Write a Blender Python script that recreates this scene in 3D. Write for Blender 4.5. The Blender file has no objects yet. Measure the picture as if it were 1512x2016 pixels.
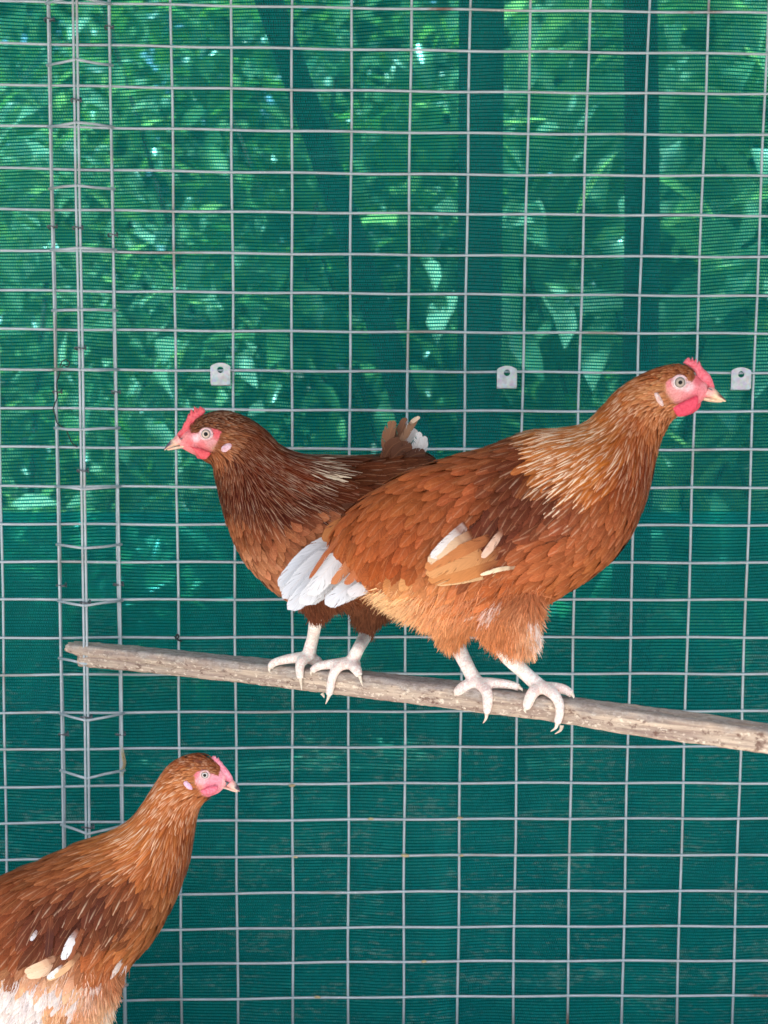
import bpy, bmesh, math, random
import numpy as np
from mathutils import Vector, noise as mnoise

R = math.radians
rng = np.random.default_rng(7)
random.seed(7)
sc = bpy.context.scene
COL = sc.collection

# ------------------------------------------------------------------ camera
FPX, PW, PH = 2950.0, 1512.0, 2016.0
TILT = math.atan(318.0 / FPX)
CAM = np.array([0.0, -1.944, 0.95])
cd = bpy.data.cameras.new('camera')
cd.sensor_fit = 'VERTICAL'; cd.sensor_height = 24.0
cd.lens = FPX / PH * 24.0
cd.clip_start = 0.02; cd.clip_end = 500
cam = bpy.data.objects.new('camera', cd); COL.objects.link(cam)
cam.location = CAM; cam.rotation_euler = (math.pi / 2 - TILT, 0, 0)
cd.dof.use_dof = True; cd.dof.focus_distance = 1.76; cd.dof.aperture_fstop = 3.8
sc.camera = cam

# ------------------------------------------------------------------ sky, sun, exposure
SUN_EL, SUN_AZ = R(56), R(200)
wd = bpy.data.worlds.new('World'); sc.world = wd; wd.use_nodes = True
wn = wd.node_tree.nodes
sky = wn.new('ShaderNodeTexSky'); sky.sky_type = 'NISHITA'; sky.sun_disc = False
sky.sun_elevation = SUN_EL; sky.sun_rotation = SUN_AZ
sky.air_density = 1.0; sky.dust_density = 3.0; sky.ozone_density = 1.0
wd.node_tree.links.new(sky.outputs[0], wn['Background'].inputs[0])
wn['Background'].inputs[1].default_value = 0.15
sd = Vector((math.sin(SUN_AZ) * math.cos(SUN_EL), math.cos(SUN_AZ) * math.cos(SUN_EL), math.sin(SUN_EL)))
sl = bpy.data.lights.new('sun', 'SUN'); sl.energy = 5.0; sl.angle = R(0.53); sl.color = (1.0, 0.955, 0.88)
so = bpy.data.objects.new('sun', sl); COL.objects.link(so)
so.rotation_euler = sd.to_track_quat('Z', 'Y').to_euler(); so.location = (0, 0, 8)
vs = sc.view_settings
vs.view_transform = 'Standard'; vs.look = 'None'; vs.gamma = 1.0; vs.use_curve_mapping = False
vs.exposure = 1.12
sc.cycles.use_denoising = True
sc.cycles.max_bounces = 8; sc.cycles.transparent_max_bounces = 24
sc.cycles.diffuse_bounces = 4

# ------------------------------------------------------------------ helpers
def ray(px, py):
    px = np.asarray(px, float); py = np.asarray(py, float)
    x = (px - PW / 2) / FPX; u = -(py - PH / 2) / FPX
    ct, st = math.cos(TILT), math.sin(TILT)
    return np.stack([x, ct + u * st, -st + u * ct], -1)
def unproj(px, py, Y):
    d = ray(px, py)
    return CAM + d * ((np.asarray(Y, float) - CAM[1]) / d[..., 1])[..., None]
def hit(px, py, p0, n):
    d = ray(px, py); p0 = np.asarray(p0); n = np.asarray(n)
    return CAM + d * ((p0 - CAM) @ n / (d @ n))
def proj(p):
    q = np.asarray(p) - CAM; ct, st = math.cos(TILT), math.sin(TILT)
    dep = q[..., 1] * ct - q[..., 2] * st; up = q[..., 1] * st + q[..., 2] * ct
    return PW / 2 + FPX * q[..., 0] / dep, PH / 2 - FPX * up / dep
def lin(c):
    c = np.asarray(c, float) / 255.0
    return np.where(c <= 0.04045, c / 12.92, ((c + 0.055) / 1.055) ** 2.4)

def link(name, me, mat=None, parent=None):
    o = bpy.data.objects.new(name, me); COL.objects.link(o)
    if mat is not None and me is not None: me.materials.append(mat)
    if parent is not None: o.parent = parent
    return o
def empty(name, label, cat, loc=(0, 0, 0), group=None):
    o = link(name, None); o.empty_display_size = 0.02
    return tag(o, label, cat, group)
def tag(o, label, cat, group=None, kind=None):
    if label: o['label'] = label
    if cat: o['category'] = cat
    if group: o['group'] = group
    if kind: o['kind'] = kind
    return o
def smooth(me):
    me.polygons.foreach_set('use_smooth', np.ones(len(me.polygons), bool)); me.update()
def mesh(name, v, f, sm=True):
    me = bpy.data.meshes.new(name)
    me.from_pydata([tuple(p) for p in v], [], [tuple(int(i) for i in q) for q in f])
    if sm: smooth(me)
    return me
def mesh_quads(name, V, F):
    me = bpy.data.meshes.new(name); nq = len(F)
    me.vertices.add(len(V)); me.vertices.foreach_set('co', np.ascontiguousarray(V, np.float32).ravel())
    me.loops.add(nq * 4); me.loops.foreach_set('vertex_index', np.ascontiguousarray(F, np.int32).ravel())
    me.polygons.add(nq)
    me.polygons.foreach_set('loop_start', np.arange(0, nq * 4, 4, dtype=np.int32))
    me.update(calc_edges=True); smooth(me)
    return me
def attr_color(me, name, C):
    a = me.color_attributes.new(name, 'FLOAT_COLOR', 'POINT')
    if C.shape[1] == 3: C = np.concatenate([C, np.ones((len(C), 1))], 1)
    a.data.foreach_set('color', np.ascontiguousarray(C, np.float32).ravel())
def attr_vec(me, name, C):
    a = me.attributes.new(name, 'FLOAT_VECTOR', 'POINT')
    a.data.foreach_set('vector', np.ascontiguousarray(C, np.float32).ravel())

def spline(P, n):
    """Catmull-Rom through P, n samples per span"""
    P = np.asarray(P, float)
    s = np.linspace(0, len(P) - 1, (len(P) - 1) * n + 1)
    return cr(P, s)
def cr(P, s):
    P = np.asarray(P, float); m = len(P)
    s = np.clip(s, 0, m - 1); i = np.minimum(s.astype(int), m - 2); t = (s - i)
    g = lambda k: P[np.clip(k, 0, m - 1)]
    p0, p1, p2, p3 = g(i - 1), g(i), g(i + 1), g(i + 2)
    t = t.reshape(t.shape + (1,) * (P.ndim - 1))
    return 0.5 * (2 * p1 + (p2 - p0) * t + (2 * p0 - 5 * p1 + 4 * p2 - p3) * t ** 2 + (3 * p1 - p0 - 3 * p2 + p3) * t ** 3)

def tube_data(P, r, k=8):
    """closed tube through points P with radii r"""
    P = np.asarray(P, float); n = len(P); r = np.broadcast_to(np.asarray(r, float), (n,))
    T = np.gradient(P, axis=0); T /= np.linalg.norm(T, axis=1)[:, None] + 1e-12
    ref = np.array([0, 1.0, 0]) if abs(T[0, 1]) < 0.8 else np.array([1.0, 0, 0])
    V = []; F = []
    for i in range(n):
        a = ref - T[i] * (ref @ T[i]); a /= np.linalg.norm(a) + 1e-12; b = np.cross(T[i], a); ref = a
        for j in range(k):
            q = 2 * math.pi * j / k
            V.append(P[i] + r[i] * (math.cos(q) * a + math.sin(q) * b))
    for i in range(n - 1):
        for j in range(k):
            F.append((i * k + j, i * k + (j + 1) % k, (i + 1) * k + (j + 1) % k, (i + 1) * k + j))
    F.append(tuple(range(k))[::-1]); F.append(tuple((n - 1) * k + j for j in range(k)))
    return V, F
def tube(name, P, r, mat, parent, k=8):
    V, F = tube_data(P, r, k)
    return link(name, mesh(name, V, F), mat, parent)
def join_data(parts):
    V = []; F = []
    for v, f in parts:
        o = len(V); V += list(v); F += [tuple(i + o for i in q) for q in f]
    return V, F

# ------------------------------------------------------------------ materials
def new_mat(name):
    m = bpy.data.materials.new(name); m.use_nodes = True
    nt = m.node_tree
    return m, nt, nt.nodes, nt.links, nt.nodes['Principled BSDF']
class NB:
    """tiny node builder"""
    def __init__(s, nt): s.nt = nt
    def n(s, t, **k):
        x = s.nt.nodes.new(t)
        for a, b in k.items(): setattr(x, a, b)
        return x
    def put(s, sock, v):
        if hasattr(v, 'is_linked') or isinstance(v, bpy.types.NodeSocket): s.nt.links.new(v, sock)
        elif isinstance(v, (tuple, list, np.ndarray)):
            v = tuple(float(q) for q in v)
            sock.default_value = v + (1.0,) if len(v) == 3 and len(sock.default_value) == 4 else v
        else: sock.default_value = v
    def m(s, op, a, b=0.0, c=0.0, clamp=False):
        x = s.n('ShaderNodeMath', operation=op, use_clamp=clamp)
        s.put(x.inputs[0], a); s.put(x.inputs[1], b); s.put(x.inputs[2], c)
        return x.outputs[0]
    def mix(s, f, a, b, blend='MIX'):
        x = s.n('ShaderNodeMix', data_type='RGBA', blend_type=blend)
        s.put(x.inputs[0], f); s.put(x.inputs[6], a); s.put(x.inputs[7], b)
        return x.outputs[2]
    def step(s, v, lo, hi):
        x = s.n('ShaderNodeMapRange', interpolation_type='SMOOTHSTEP')
        s.put(x.inputs[0], v); x.inputs[1].default_value = lo; x.inputs[2].default_value = hi
        return x.outputs[0]
    def noise(s, vec, scale, detail=3.0, rough=0.55, out=0):
        x = s.n('ShaderNodeTexNoise'); s.put(x.inputs['Vector'], vec)
        x.inputs['Scale'].default_value = scale; x.inputs['Detail'].default_value = detail
        x.inputs['Roughness'].default_value = rough
        return x.outputs[out]
    def scale(s, vec, sc):
        x = s.n('ShaderNodeMapping'); s.put(x.inputs[0], vec); x.inputs['Scale'].default_value = sc
        return x.outputs[0]
    def shmix(s, f, a, b):
        x = s.n('ShaderNodeMixShader'); s.put(x.inputs[0], f); s.put(x.inputs[1], a); s.put(x.inputs[2], b)
        return x.outputs[0]
    def bump(s, h, strength, dist):
        x = s.n('ShaderNodeBump'); s.put(x.inputs['Height'], h)
        x.inputs['Strength'].default_value = strength; x.inputs['Distance'].default_value = dist
        return x.outputs[0]

def mat_wire():
    m, nt, ns, L, p = new_mat('galvanised_wire'); b = NB(nt)
    g = b.n('ShaderNodeNewGeometry'); pos = g.outputs['Position']
    n1 = b.noise(pos, 35, 4); n2 = b.noise(pos, 9, 3); n3 = b.noise(pos, 300, 2)
    c = b.mix(n1, lin((140, 152, 158)), lin((196, 208, 214)))
    c = b.mix(b.step(n2, 0.55, 0.75), c, lin((150, 144, 136)))
    c = b.mix(b.m('MULTIPLY', b.step(b.noise(pos, 6.3, 5), 0.66, 0.74), 0.9), c, lin((120, 74, 45)))
    c = b.mix(b.m('MULTIPLY', b.step(n3, 0.62, 0.75), 0.45), c, lin((235, 238, 240)))
    b.put(p.inputs['Base Color'], c); p.inputs['Metallic'].default_value = 0.15
    p.inputs['Roughness'].default_value = 0.5
    b.put(p.inputs['Normal'], b.bump(n3, 0.35, 0.0005))
    return m
def mat_galv_plate():
    m, nt, ns, L, p = new_mat('galvanised_plate'); b = NB(nt)
    g = b.n('ShaderNodeNewGeometry'); pos = g.outputs['Position']
    v = b.n('ShaderNodeTexVoronoi'); v.inputs['Scale'].default_value = 260; b.put(v.inputs['Vector'], pos)
    n1 = b.noise(pos, 120, 4)
    c = b.mix(n1, lin((140, 148, 156)), lin((215, 220, 226)))
    c = b.mix(0.25, c, v.outputs['Color'], 'SOFT_LIGHT')
    b.put(p.inputs['Base Color'], c); p.inputs['Metallic'].default_value = 0.25; p.inputs['Roughness'].default_value = 0.36
    return m
def mat_simple(name, c1, c2, scale=60, rough=0.6, bump=0.0, metal=0.0, stretch=(1, 1, 1), spec=0.4):
    m, nt, ns, L, p = new_mat(name); b = NB(nt)
    g = b.n('ShaderNodeNewGeometry'); pos = b.scale(g.outputs['Position'], stretch)
    n = b.noise(pos, scale, 5)
    b.put(p.inputs['Base Color'], b.mix(b.step(n, 0.3, 0.7), lin(c1), lin(c2)))
    p.inputs['Roughness'].default_value = rough; p.inputs['Metallic'].default_value = metal
    p.inputs['Specular IOR Level'].default_value = spec
    if bump: b.put(p.inputs['Normal'], b.bump(n, 0.6, bump))
    return m

ROW, STITCH = 0.0043, 0.0031
def mat_cloth(name, seed):
    m = bpy.data.materials.new(name); m.use_nodes = True; nt = m.node_tree; b = NB(nt)
    nt.nodes.remove(nt.nodes['Principled BSDF'])
    g = b.n('ShaderNodeTexCoord'); pos = g.outputs['Object']
    warp = b.noise(pos, 3.0, 2, out=1)
    sx = b.n('ShaderNodeSeparateXYZ'); b.put(sx.inputs[0], pos)
    sw = b.n('ShaderNodeSeparateColor'); b.put(sw.inputs[0], warp)
    X = b.m('ADD', sx.outputs[0], b.m('MULTIPLY', b.m('SUBTRACT', sw.outputs[0], 0.5), 0.02))
    Z = b.m('ADD', sx.outputs[2], b.m('MULTIPLY', b.m('SUBTRACT', sw.outputs[1], 0.5), 0.03))
    v = b.m('ADD', b.m('DIVIDE', Z, ROW), seed)
    row = b.m('FLOOR', v); fr = b.m('FRACT', v)
    wn_ = b.n('ShaderNodeTexWhiteNoise', noise_dimensions='1D'); b.put(wn_.inputs['W'], row)
    jit = wn_.outputs['Value']
    u = b.m('ADD', b.m('DIVIDE', X, STITCH), b.m('ADD', b.m('MULTIPLY', row, 0.5), b.m('MULTIPLY', jit, 0.6)))
    cell = b.m('FLOOR', u)
    cv = b.n('ShaderNodeCombineXYZ'); b.put(cv.inputs[0], cell); b.put(cv.inputs[1], row)
    wn2 = b.n('ShaderNodeTexWhiteNoise', noise_dimensions='2D'); b.put(wn2.inputs['Vector'], cv.outputs[0])
    jc = wn2.outputs['Value']
    fu = b.m('FRACT', b.m('ADD', u, b.m('MULTIPLY', fr, 0.35)))
    # dark knitted thread along each row
    d = b.m('ABSOLUTE', b.m('SUBTRACT', fr, 0.16))
    thread = b.m('SUBTRACT', 1.0, b.step(d, 0.10, 0.20))
    # open stitch
    dh = b.m('ABSOLUTE', b.m('SUBTRACT', fu, 0.5)); dv = b.m('ABSOLUTE', b.m('SUBTRACT', fr, 0.66))
    dd = b.m('ADD', b.m('POWER', b.m('DIVIDE', dh, 0.33), 2.0), b.m('POWER', b.m('DIVIDE', dv, 0.27), 2.0))
    size = b.m('ADD', 0.55, b.m('MULTIPLY', jc, 0.75))
    hole = b.m('SUBTRACT', 1.0, b.step(b.m('DIVIDE', dd, size), 0.65, 1.25))
    # threads wear paler in streaks along the row
    ns1 = b.noise(b.scale(pos, (2.5, 1, 40)), 6, 4)
    wear = b.step(ns1, 0.58, 0.78)
    tape = b.mix(wear, lin((0, 154, 156)), lin((50, 186, 184)))
    tape = b.mix(b.m('MULTIPLY', jc, 0.5), tape, lin((0, 126, 132)))
    dn = b.m('MULTIPLY', b.noise(b.scale(pos, (9, 1, 26)), 1.0, 5, 0.65), b.noise(b.scale(pos, (70, 1, 190)), 1.0, 3, 0.6))
    low = b.m('SUBTRACT', 1.0, b.step(b.m('ADD', sx.outputs[2], b.m('MULTIPLY', sw.outputs[0], 0.3)), 0.55, 0.85))
    mott = b.noise(b.scale(pos, (5, 1, 7)), 1.0, 4, 0.6)
    tape = b.mix(b.m('MULTIPLY', b.step(mott, 0.42, 0.68), 0.55), tape, lin((10, 176, 168)))
    seam = b.m('SUBTRACT', 1.0, b.step(b.m('ABSOLUTE', b.m('SUBTRACT', X, 0.078)), 0.006, 0.012))
    tape = b.mix(b.m('MULTIPLY', b.m('MULTIPLY', seam, low), 0.5), tape, lin((30, 190, 186)))
    dust = b.m('MULTIPLY', b.step(dn, 0.265, 0.36), low)
    tape = b.mix(b.m('MULTIPLY', dust, 0.8), tape, lin((168, 206, 194)))
    pull = b.m('MULTIPLY', b.step(jit, 0.965, 0.97), b.step(b.noise(b.scale(pos, (2.2, 1, 60)), 1.0, 2), 0.5, 0.6))
    tape = b.mix(b.m('MULTIPLY', pull, 0.6), tape, lin((90, 214, 204)))
    tape = b.mix(b.m('MULTIPLY', hole, b.m('ADD', 0.1, b.m('MULTIPLY', jc, 0.5))), tape, lin((120, 208, 196)))
    dif = b.n('ShaderNodeBsdfPrincipled'); b.put(dif.inputs['Base Color'], tape); dif.inputs['Roughness'].default_value = 0.5
    dif.inputs['Specular IOR Level'].default_value = 0.3
    h = b.m('SUBTRACT', b.m('MULTIPLY', thread, -1.0), hole)
    b.put(dif.inputs['Normal'], b.bump(h, 0.5, 0.0006))
    tl = b.n('ShaderNodeBsdfTranslucent'); tl.inputs[0].default_value = (*lin((24, 210, 206)), 1)
    fab = b.shmix(0.52, dif.outputs[0], tl.outputs[0])
    tr1 = b.n('ShaderNodeBsdfTransparent'); tr1.inputs[0].default_value = (0.20, 0.94, 0.98, 1)
    fab = b.shmix(0.52, fab, tr1.outputs[0])
    dk = b.n('ShaderNodeBsdfDiffuse'); dk.inputs[0].default_value = (*lin((0, 74, 70)), 1)
    fab = b.shmix(thread, fab, dk.outputs[0])
    tr2 = b.n('ShaderNodeBsdfTransparent'); tr2.inputs[0].default_value = (0.55, 1.0, 1.0, 1)
    out = b.shmix(b.m('MULTIPLY', hole, 0.66), fab, tr2.outputs[0])
    nt.links.new(out, nt.nodes['Material Output'].inputs[0])
    return m

def mat_feather(name, ragged=0.5, freq=9.0, amp=1.0, split=False):
    m, nt, ns, L, p = new_mat(name); b = NB(nt)
    col = b.n('ShaderNodeAttribute', attribute_name='Col')
    fa = b.n('ShaderNodeAttribute', attribute_name='fuv')
    s = b.n('ShaderNodeSeparateXYZ'); b.put(s.inputs[0], fa.outputs['Vector'])
    u, t, rnd = s.outputs[0], s.outputs[1], s.outputs[2]
    au = b.m('ABSOLUTE', u)
    cv = b.n('ShaderNodeCombineXYZ')
    b.put(cv.inputs[0], b.m('MULTIPLY', u, 0.5)); b.put(cv.inputs[1], b.m('MULTIPLY', b.m('SUBTRACT', t, b.m('MULTIPLY', au, 0.22)), freq)); b.put(cv.inputs[2], b.m('MULTIPLY', rnd, 57.0))
    barb = b.noise(cv.outputs[0], 2.2, 4, 0.65)
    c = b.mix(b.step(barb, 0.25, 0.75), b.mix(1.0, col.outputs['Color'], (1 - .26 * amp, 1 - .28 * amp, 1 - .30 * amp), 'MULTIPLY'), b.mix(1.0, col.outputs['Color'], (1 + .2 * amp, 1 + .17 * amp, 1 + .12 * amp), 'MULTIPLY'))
    # pale shaft / streak
    fw = b.n('ShaderNodeAttribute', attribute_name='fw').outputs['Fac']
    aw = b.m('MULTIPLY', au, fw)
    shaft = b.m('SUBTRACT', 1.0, b.step(aw, 0.45, 1.5))
    st = b.m('MULTIPLY', shaft, b.m('MULTIPLY', col.outputs['Alpha'], b.step(t, 0.35, 0.7)))
    c = b.mix(b.m('MINIMUM', st, 0.92), c, lin((250, 234, 206)))
    c = b.mix(b.m('MULTIPLY', b.m('SUBTRACT', 1.0, b.step(aw, 0.15, 0.45)), 0.30 * amp), c, lin((205, 150, 105)))
    # pale fringe at the rim
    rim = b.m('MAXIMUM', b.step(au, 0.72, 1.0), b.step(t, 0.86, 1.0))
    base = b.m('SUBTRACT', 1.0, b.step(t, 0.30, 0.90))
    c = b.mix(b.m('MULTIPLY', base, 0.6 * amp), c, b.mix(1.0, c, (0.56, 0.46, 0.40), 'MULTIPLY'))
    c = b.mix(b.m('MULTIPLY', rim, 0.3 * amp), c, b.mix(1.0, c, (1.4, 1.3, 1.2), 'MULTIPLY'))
    b.put(p.inputs['Base Color'], c)
    p.inputs['Roughness'].default_value = 0.55; p.inputs['Specular IOR Level'].default_value = 0.08
    p.inputs['Sheen Weight'].default_value = 0.0; p.inputs['Sheen Roughness'].default_value = 0.4
    b.put(p.inputs['Normal'], b.bump(barb, 0.4, 0.0008))
    e = b.m('MAXIMUM', au, b.m('ADD', b.m('MULTIPLY', b.m('SUBTRACT', t, 0.8), 4.0), 0.1))
    edge = b.m('SUBTRACT', e, b.m('MULTIPLY', barb, 0.9 * ragged))
    alpha = b.m('SUBTRACT', 1.0, b.step(edge, 0.95 - 0.62 * ragged, 1.02 - 0.55 * ragged))
    if split:
        cv2 = b.n('ShaderNodeCombineXYZ'); b.put(cv2.inputs[0], b.m('MULTIPLY', u, 0.35)); b.put(cv2.inputs[1], b.m('MULTIPLY', b.m('SUBTRACT', t, b.m('MULTIPLY', au, 0.2)), 16.0)); b.put(cv2.inputs[2], b.m('MULTIPLY', rnd, 91.0))
        sp = b.step(b.noise(cv2.outputs[0], 1.6, 2), 0.60, 0.64)
        alpha = b.m('MULTIPLY', alpha, b.m('SUBTRACT', 1.0, b.m('MULTIPLY', sp, b.step(au, 0.25, 0.6))))
    b.put(p.inputs['Alpha'], alpha)
    return m
def mat_vcol(name, rough=0.55, sss=0.0, bump=0.0, bscale=500, spec=0.4):
    m, nt, ns, L, p = new_mat(name); b = NB(nt)
    col = b.n('ShaderNodeAttribute', attribute_name='Col')
    g = b.n('ShaderNodeNewGeometry'); n = b.noise(g.outputs['Position'], bscale, 4)
    b.put(p.inputs['Base Color'], b.mix(b.step(n, 0.2, 0.8), b.mix(1.0, col.outputs['Color'], (0.84, 0.80, 0.80), 'MULTIPLY'), b.mix(1.0, col.outputs['Color'], (1.12, 1.1, 1.1), 'MULTIPLY')))
    if sss:
        bl = b.noise(g.outputs['Position'], 260, 3)
        c0 = p.inputs['Base Color'].links[0].from_socket
        b.put(p.inputs['Base Color'], b.mix(b.step(bl, 0.35, 0.65), b.mix(1.0, c0, (1.0, 0.90, 0.90), 'MULTIPLY'), b.mix(1.0, c0, (1.03, 1.1, 1.1), 'MULTIPLY')))
    p.inputs['Roughness'].default_value = rough; p.inputs['Specular IOR Level'].default_value = spec
    if sss:
        p.inputs['Subsurface Weight'].default_value = sss; p.inputs['Subsurface Radius'].default_value = (1.0, 0.3, 0.25); p.inputs['Subsurface Scale'].default_value = 0.002
    if bump: b.put(p.inputs['Normal'], b.bump(n, 0.7, bump))
    return m
def mat_flesh(name, c1, c2):
    m, nt, ns, L, p = new_mat(name); b = NB(nt)
    g = b.n('ShaderNodeNewGeometry'); n = b.noise(g.outputs['Position'], 380, 4); n2 = b.noise(g.outputs['Position'], 1500, 2)
    b.put(p.inputs['Base Color'], b.mix(b.step(n, 0.3, 0.7), lin(c1), lin(c2)))
    p.inputs['Roughness'].default_value = 0.5; p.inputs['Subsurface Weight'].default_value = 0.25
    p.inputs['Subsurface Radius'].default_value = (1.0, 0.3, 0.25); p.inputs['Subsurface Scale'].default_value = 0.003
    b.put(p.inputs['Normal'], b.bump(b.m('ADD', n2, n), 0.8, 0.0012))
    return m
def mat_leaf(name, c1, c2, rough=0.32, trans=0.45):
    m = bpy.data.materials.new(name); m.use_nodes = True; nt = m.node_tree; b = NB(nt)
    p = nt.nodes['Principled BSDF']
    at = b.n('ShaderNodeAttribute', attribute_name='Col')
    sp = b.n('ShaderNodeSeparateColor'); b.put(sp.inputs[0], at.outputs['Color'])
    c = b.mix(sp.outputs[0], c1, c2)
    b.put(p.inputs['Base Color'], c); p.inputs['Roughness'].default_value = rough; p.inputs['Specular IOR Level'].default_value = 0.85
    tl = b.n('ShaderNodeBsdfTranslucent'); b.put(tl.inputs[0], b.mix(1.0, c, (1.6, 1.7, 0.7), 'MULTIPLY'))
    nt.links.new(b.shmix(trans, p.outputs[0], tl.outputs[0]), nt.nodes['Material Output'].inputs[0])
    return m
def mat_wood():
    m, nt, ns, L, p = new_mat('weathered_wood'); b = NB(nt)
    tc = b.n('ShaderNodeTexCoord'); o = tc.outputs['Object']
    fib = b.noise(b.scale(o, (7, 160, 160)), 1.6, 6, 0.65)
    big = b.noise(b.scale(o, (10, 26, 26)), 1.3, 3)
    spot = b.noise(b.scale(o, (90, 150, 150)), 1.0, 4, 0.7)
    sp2 = b.noise(b.scale(o, (60, 110, 110)), 2.4, 3, 0.7)
    c = b.mix(b.step(fib, 0.3, 0.72), lin((146, 126, 114)), lin((216, 196, 174)))
    c = b.mix(b.m('MULTIPLY', b.step(big, 0.48, 0.66), 0.4), c, lin((160, 136, 126)))
    c = b.mix(b.m('MULTIPLY', b.step(spot, 0.54, 0.66), 0.8), c, lin((104, 74, 64)))
    c = b.mix(b.m('MULTIPLY', b.step(sp2, 0.56, 0.68), 0.75), c, lin((240, 226, 206)))
    s = b.n('ShaderNodeSeparateXYZ'); b.put(s.inputs[0], o)
    # mottled grey tone towards the upper face, with a ragged noise border
    up = b.m('ADD', s.outputs[2], b.m('MULTIPLY', b.m('SUBTRACT', b.noise(b.scale(o, (25, 60, 60)), 1.5, 4), 0.5), 0.03))
    c = b.mix(b.m('MULTIPLY', b.step(up, 0.006, 0.017), 0.62), c, b.mix(b.step(spot, 0.4, 0.6), lin((118, 112, 110)), lin((176, 172, 168))))
    b.put(p.inputs['Base Color'], c); p.inputs['Roughness'].default_value = 0.85
    p.inputs['Specular IOR Level'].default_value = 0.2
    hgt = b.m('ADD', b.m('MULTIPLY', fib, 0.8), b.m('MULTIPLY', spot, 0.5))
    b.put(p.inputs['Normal'], b.bump(hgt, 1.0, 0.0022))
    return m

M_WIRE = mat_wire(); M_PLATE = mat_galv_plate()
M_TIE = mat_simple('dark_tie_wire', (20, 30, 32), (48, 56, 56), 200, 0.5, 0, 0.3)
M_CLIPRING = mat_simple('clip_ring_steel', (70, 72, 78), (120, 124, 130), 300, 0.45, 0, 0.5)
M_CLOTH = mat_cloth('shade_cloth_knit', 0.0); M_CLOTH2 = mat_cloth('shade_cloth_knit_inner', 0.37)
M_WOOD = mat_wood()
M_POST = mat_simple('old_timber', (70, 58, 46), (110, 94, 76), 30, 0.85, 0.002, stretch=(1, 1, 0.08))
M_BARK = mat_simple('bark', (46, 40, 34), (84, 74, 62), 40, 0.9, 0.004, stretch=(1, 1, 0.25))
M_ROOF = mat_simple('roof_steel', (150, 152, 150), (185, 187, 184), 3, 0.5, 0, 0.2)
M_SOIL = mat_simple('bare_soil', (78, 64, 50), (112, 95, 74), 4, 0.95, 0.01)
M_STRAW = mat_simple('dry_straw', (170, 150, 110), (205, 190, 150), 90, 0.8)
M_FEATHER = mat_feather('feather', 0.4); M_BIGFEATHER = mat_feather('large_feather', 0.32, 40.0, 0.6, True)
M_FLUFF = mat_vcol('fluff', 0.7, 0, 0, 120, 0.2)
M_BODY = mat_vcol('hen_skin', 0.5, 0.08, 0.0018, 520)

# ================================================================== SETTING
# ground
gv = []; gf = []
xs = np.concatenate([[-60, -25, -10, -5], np.linspace(-3, 3, 61), [5, 10, 25, 60]]); ys = np.concatenate([[-60, -25, -10, -6], np.linspace(-4, 4, 81), [6, 10, 25, 60]])
for y in ys:
    for x in xs:
        gv.append((x, y, 0.012 * mnoise.noise(Vector((x * 1.7, y * 1.7, 0))) + 0.005 * mnoise.noise(Vector((x * 9, y * 9, 3)))))
nx = len(xs)
for j in range(len(ys) - 1):
    for i in range(nx - 1):
        gf.append((j * nx + i, j * nx + i + 1, (j + 1) * nx + i + 1, (j + 1) * nx + i))
tag(link('ground', mesh('ground', gv, gf), M_SOIL), None, None, kind='structure')

# unseen pale sandy floor added in the run to bounce sunlight onto the hens
fv = []; ff = []; fx = np.linspace(-3, 3, 90); fy = np.linspace(-6, -0.01, 90)
for y in fy:
    for x in fx: fv.append((x, y, 0.016 + 0.006 * mnoise.noise(Vector((x * 4, y * 4, 0)))))
for j in range(89):
    for i in range(89): ff.append((j * 90 + i, j * 90 + i + 1, (j + 1) * 90 + i + 1, (j + 1) * 90 + i))
tag(link('bounce_floor', mesh('bounce_floor', fv, ff), mat_simple('pale_bounce_sand', (178, 172, 164), (206, 202, 196), 8, 0.95, 0.004)), None, None, kind='structure')
# coop roof added above the run (out of frame; it shades the hens) and the posts that hold it
ROOF_Z = 2.1
def roof():
    t = empty('sun_shade_roof', 'unseen grey corrugated steel roof sheet added to shade the hen run', 'roof')
    v = []; f = []; X = np.arange(-3.2, 3.2001, 0.019); Y = (-1.78, -0.8, 0.06)
    for s in (0, 1):
        for y in Y:
            for x in X: v.append((x, y, ROOF_Z + 0.01 * math.sin(x / 0.076 * 2 * math.pi) + 0.0012 * s))
    n = len(X)
    for s in (0, 1):
        for j in range(2):
            for i in range(n - 1):
                a = s * 3 * n + j * n + i; q = (a, a + 1, a + n + 1, a + n)
                f.append(q if s else q[::-1])
    link('corrugated_sheet', mesh('corrugated_sheet', v, f), M_ROOF, t)
    for y in (-1.70, 0.03):
        tv, tf = tube_data([(-3.1, y, ROOF_Z - 0.04), (3.1, y, ROOF_Z - 0.04)], 0.028, 4)
        link('rafter', mesh('rafter', tv, tf, False), M_POST, t)
roof()

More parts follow.
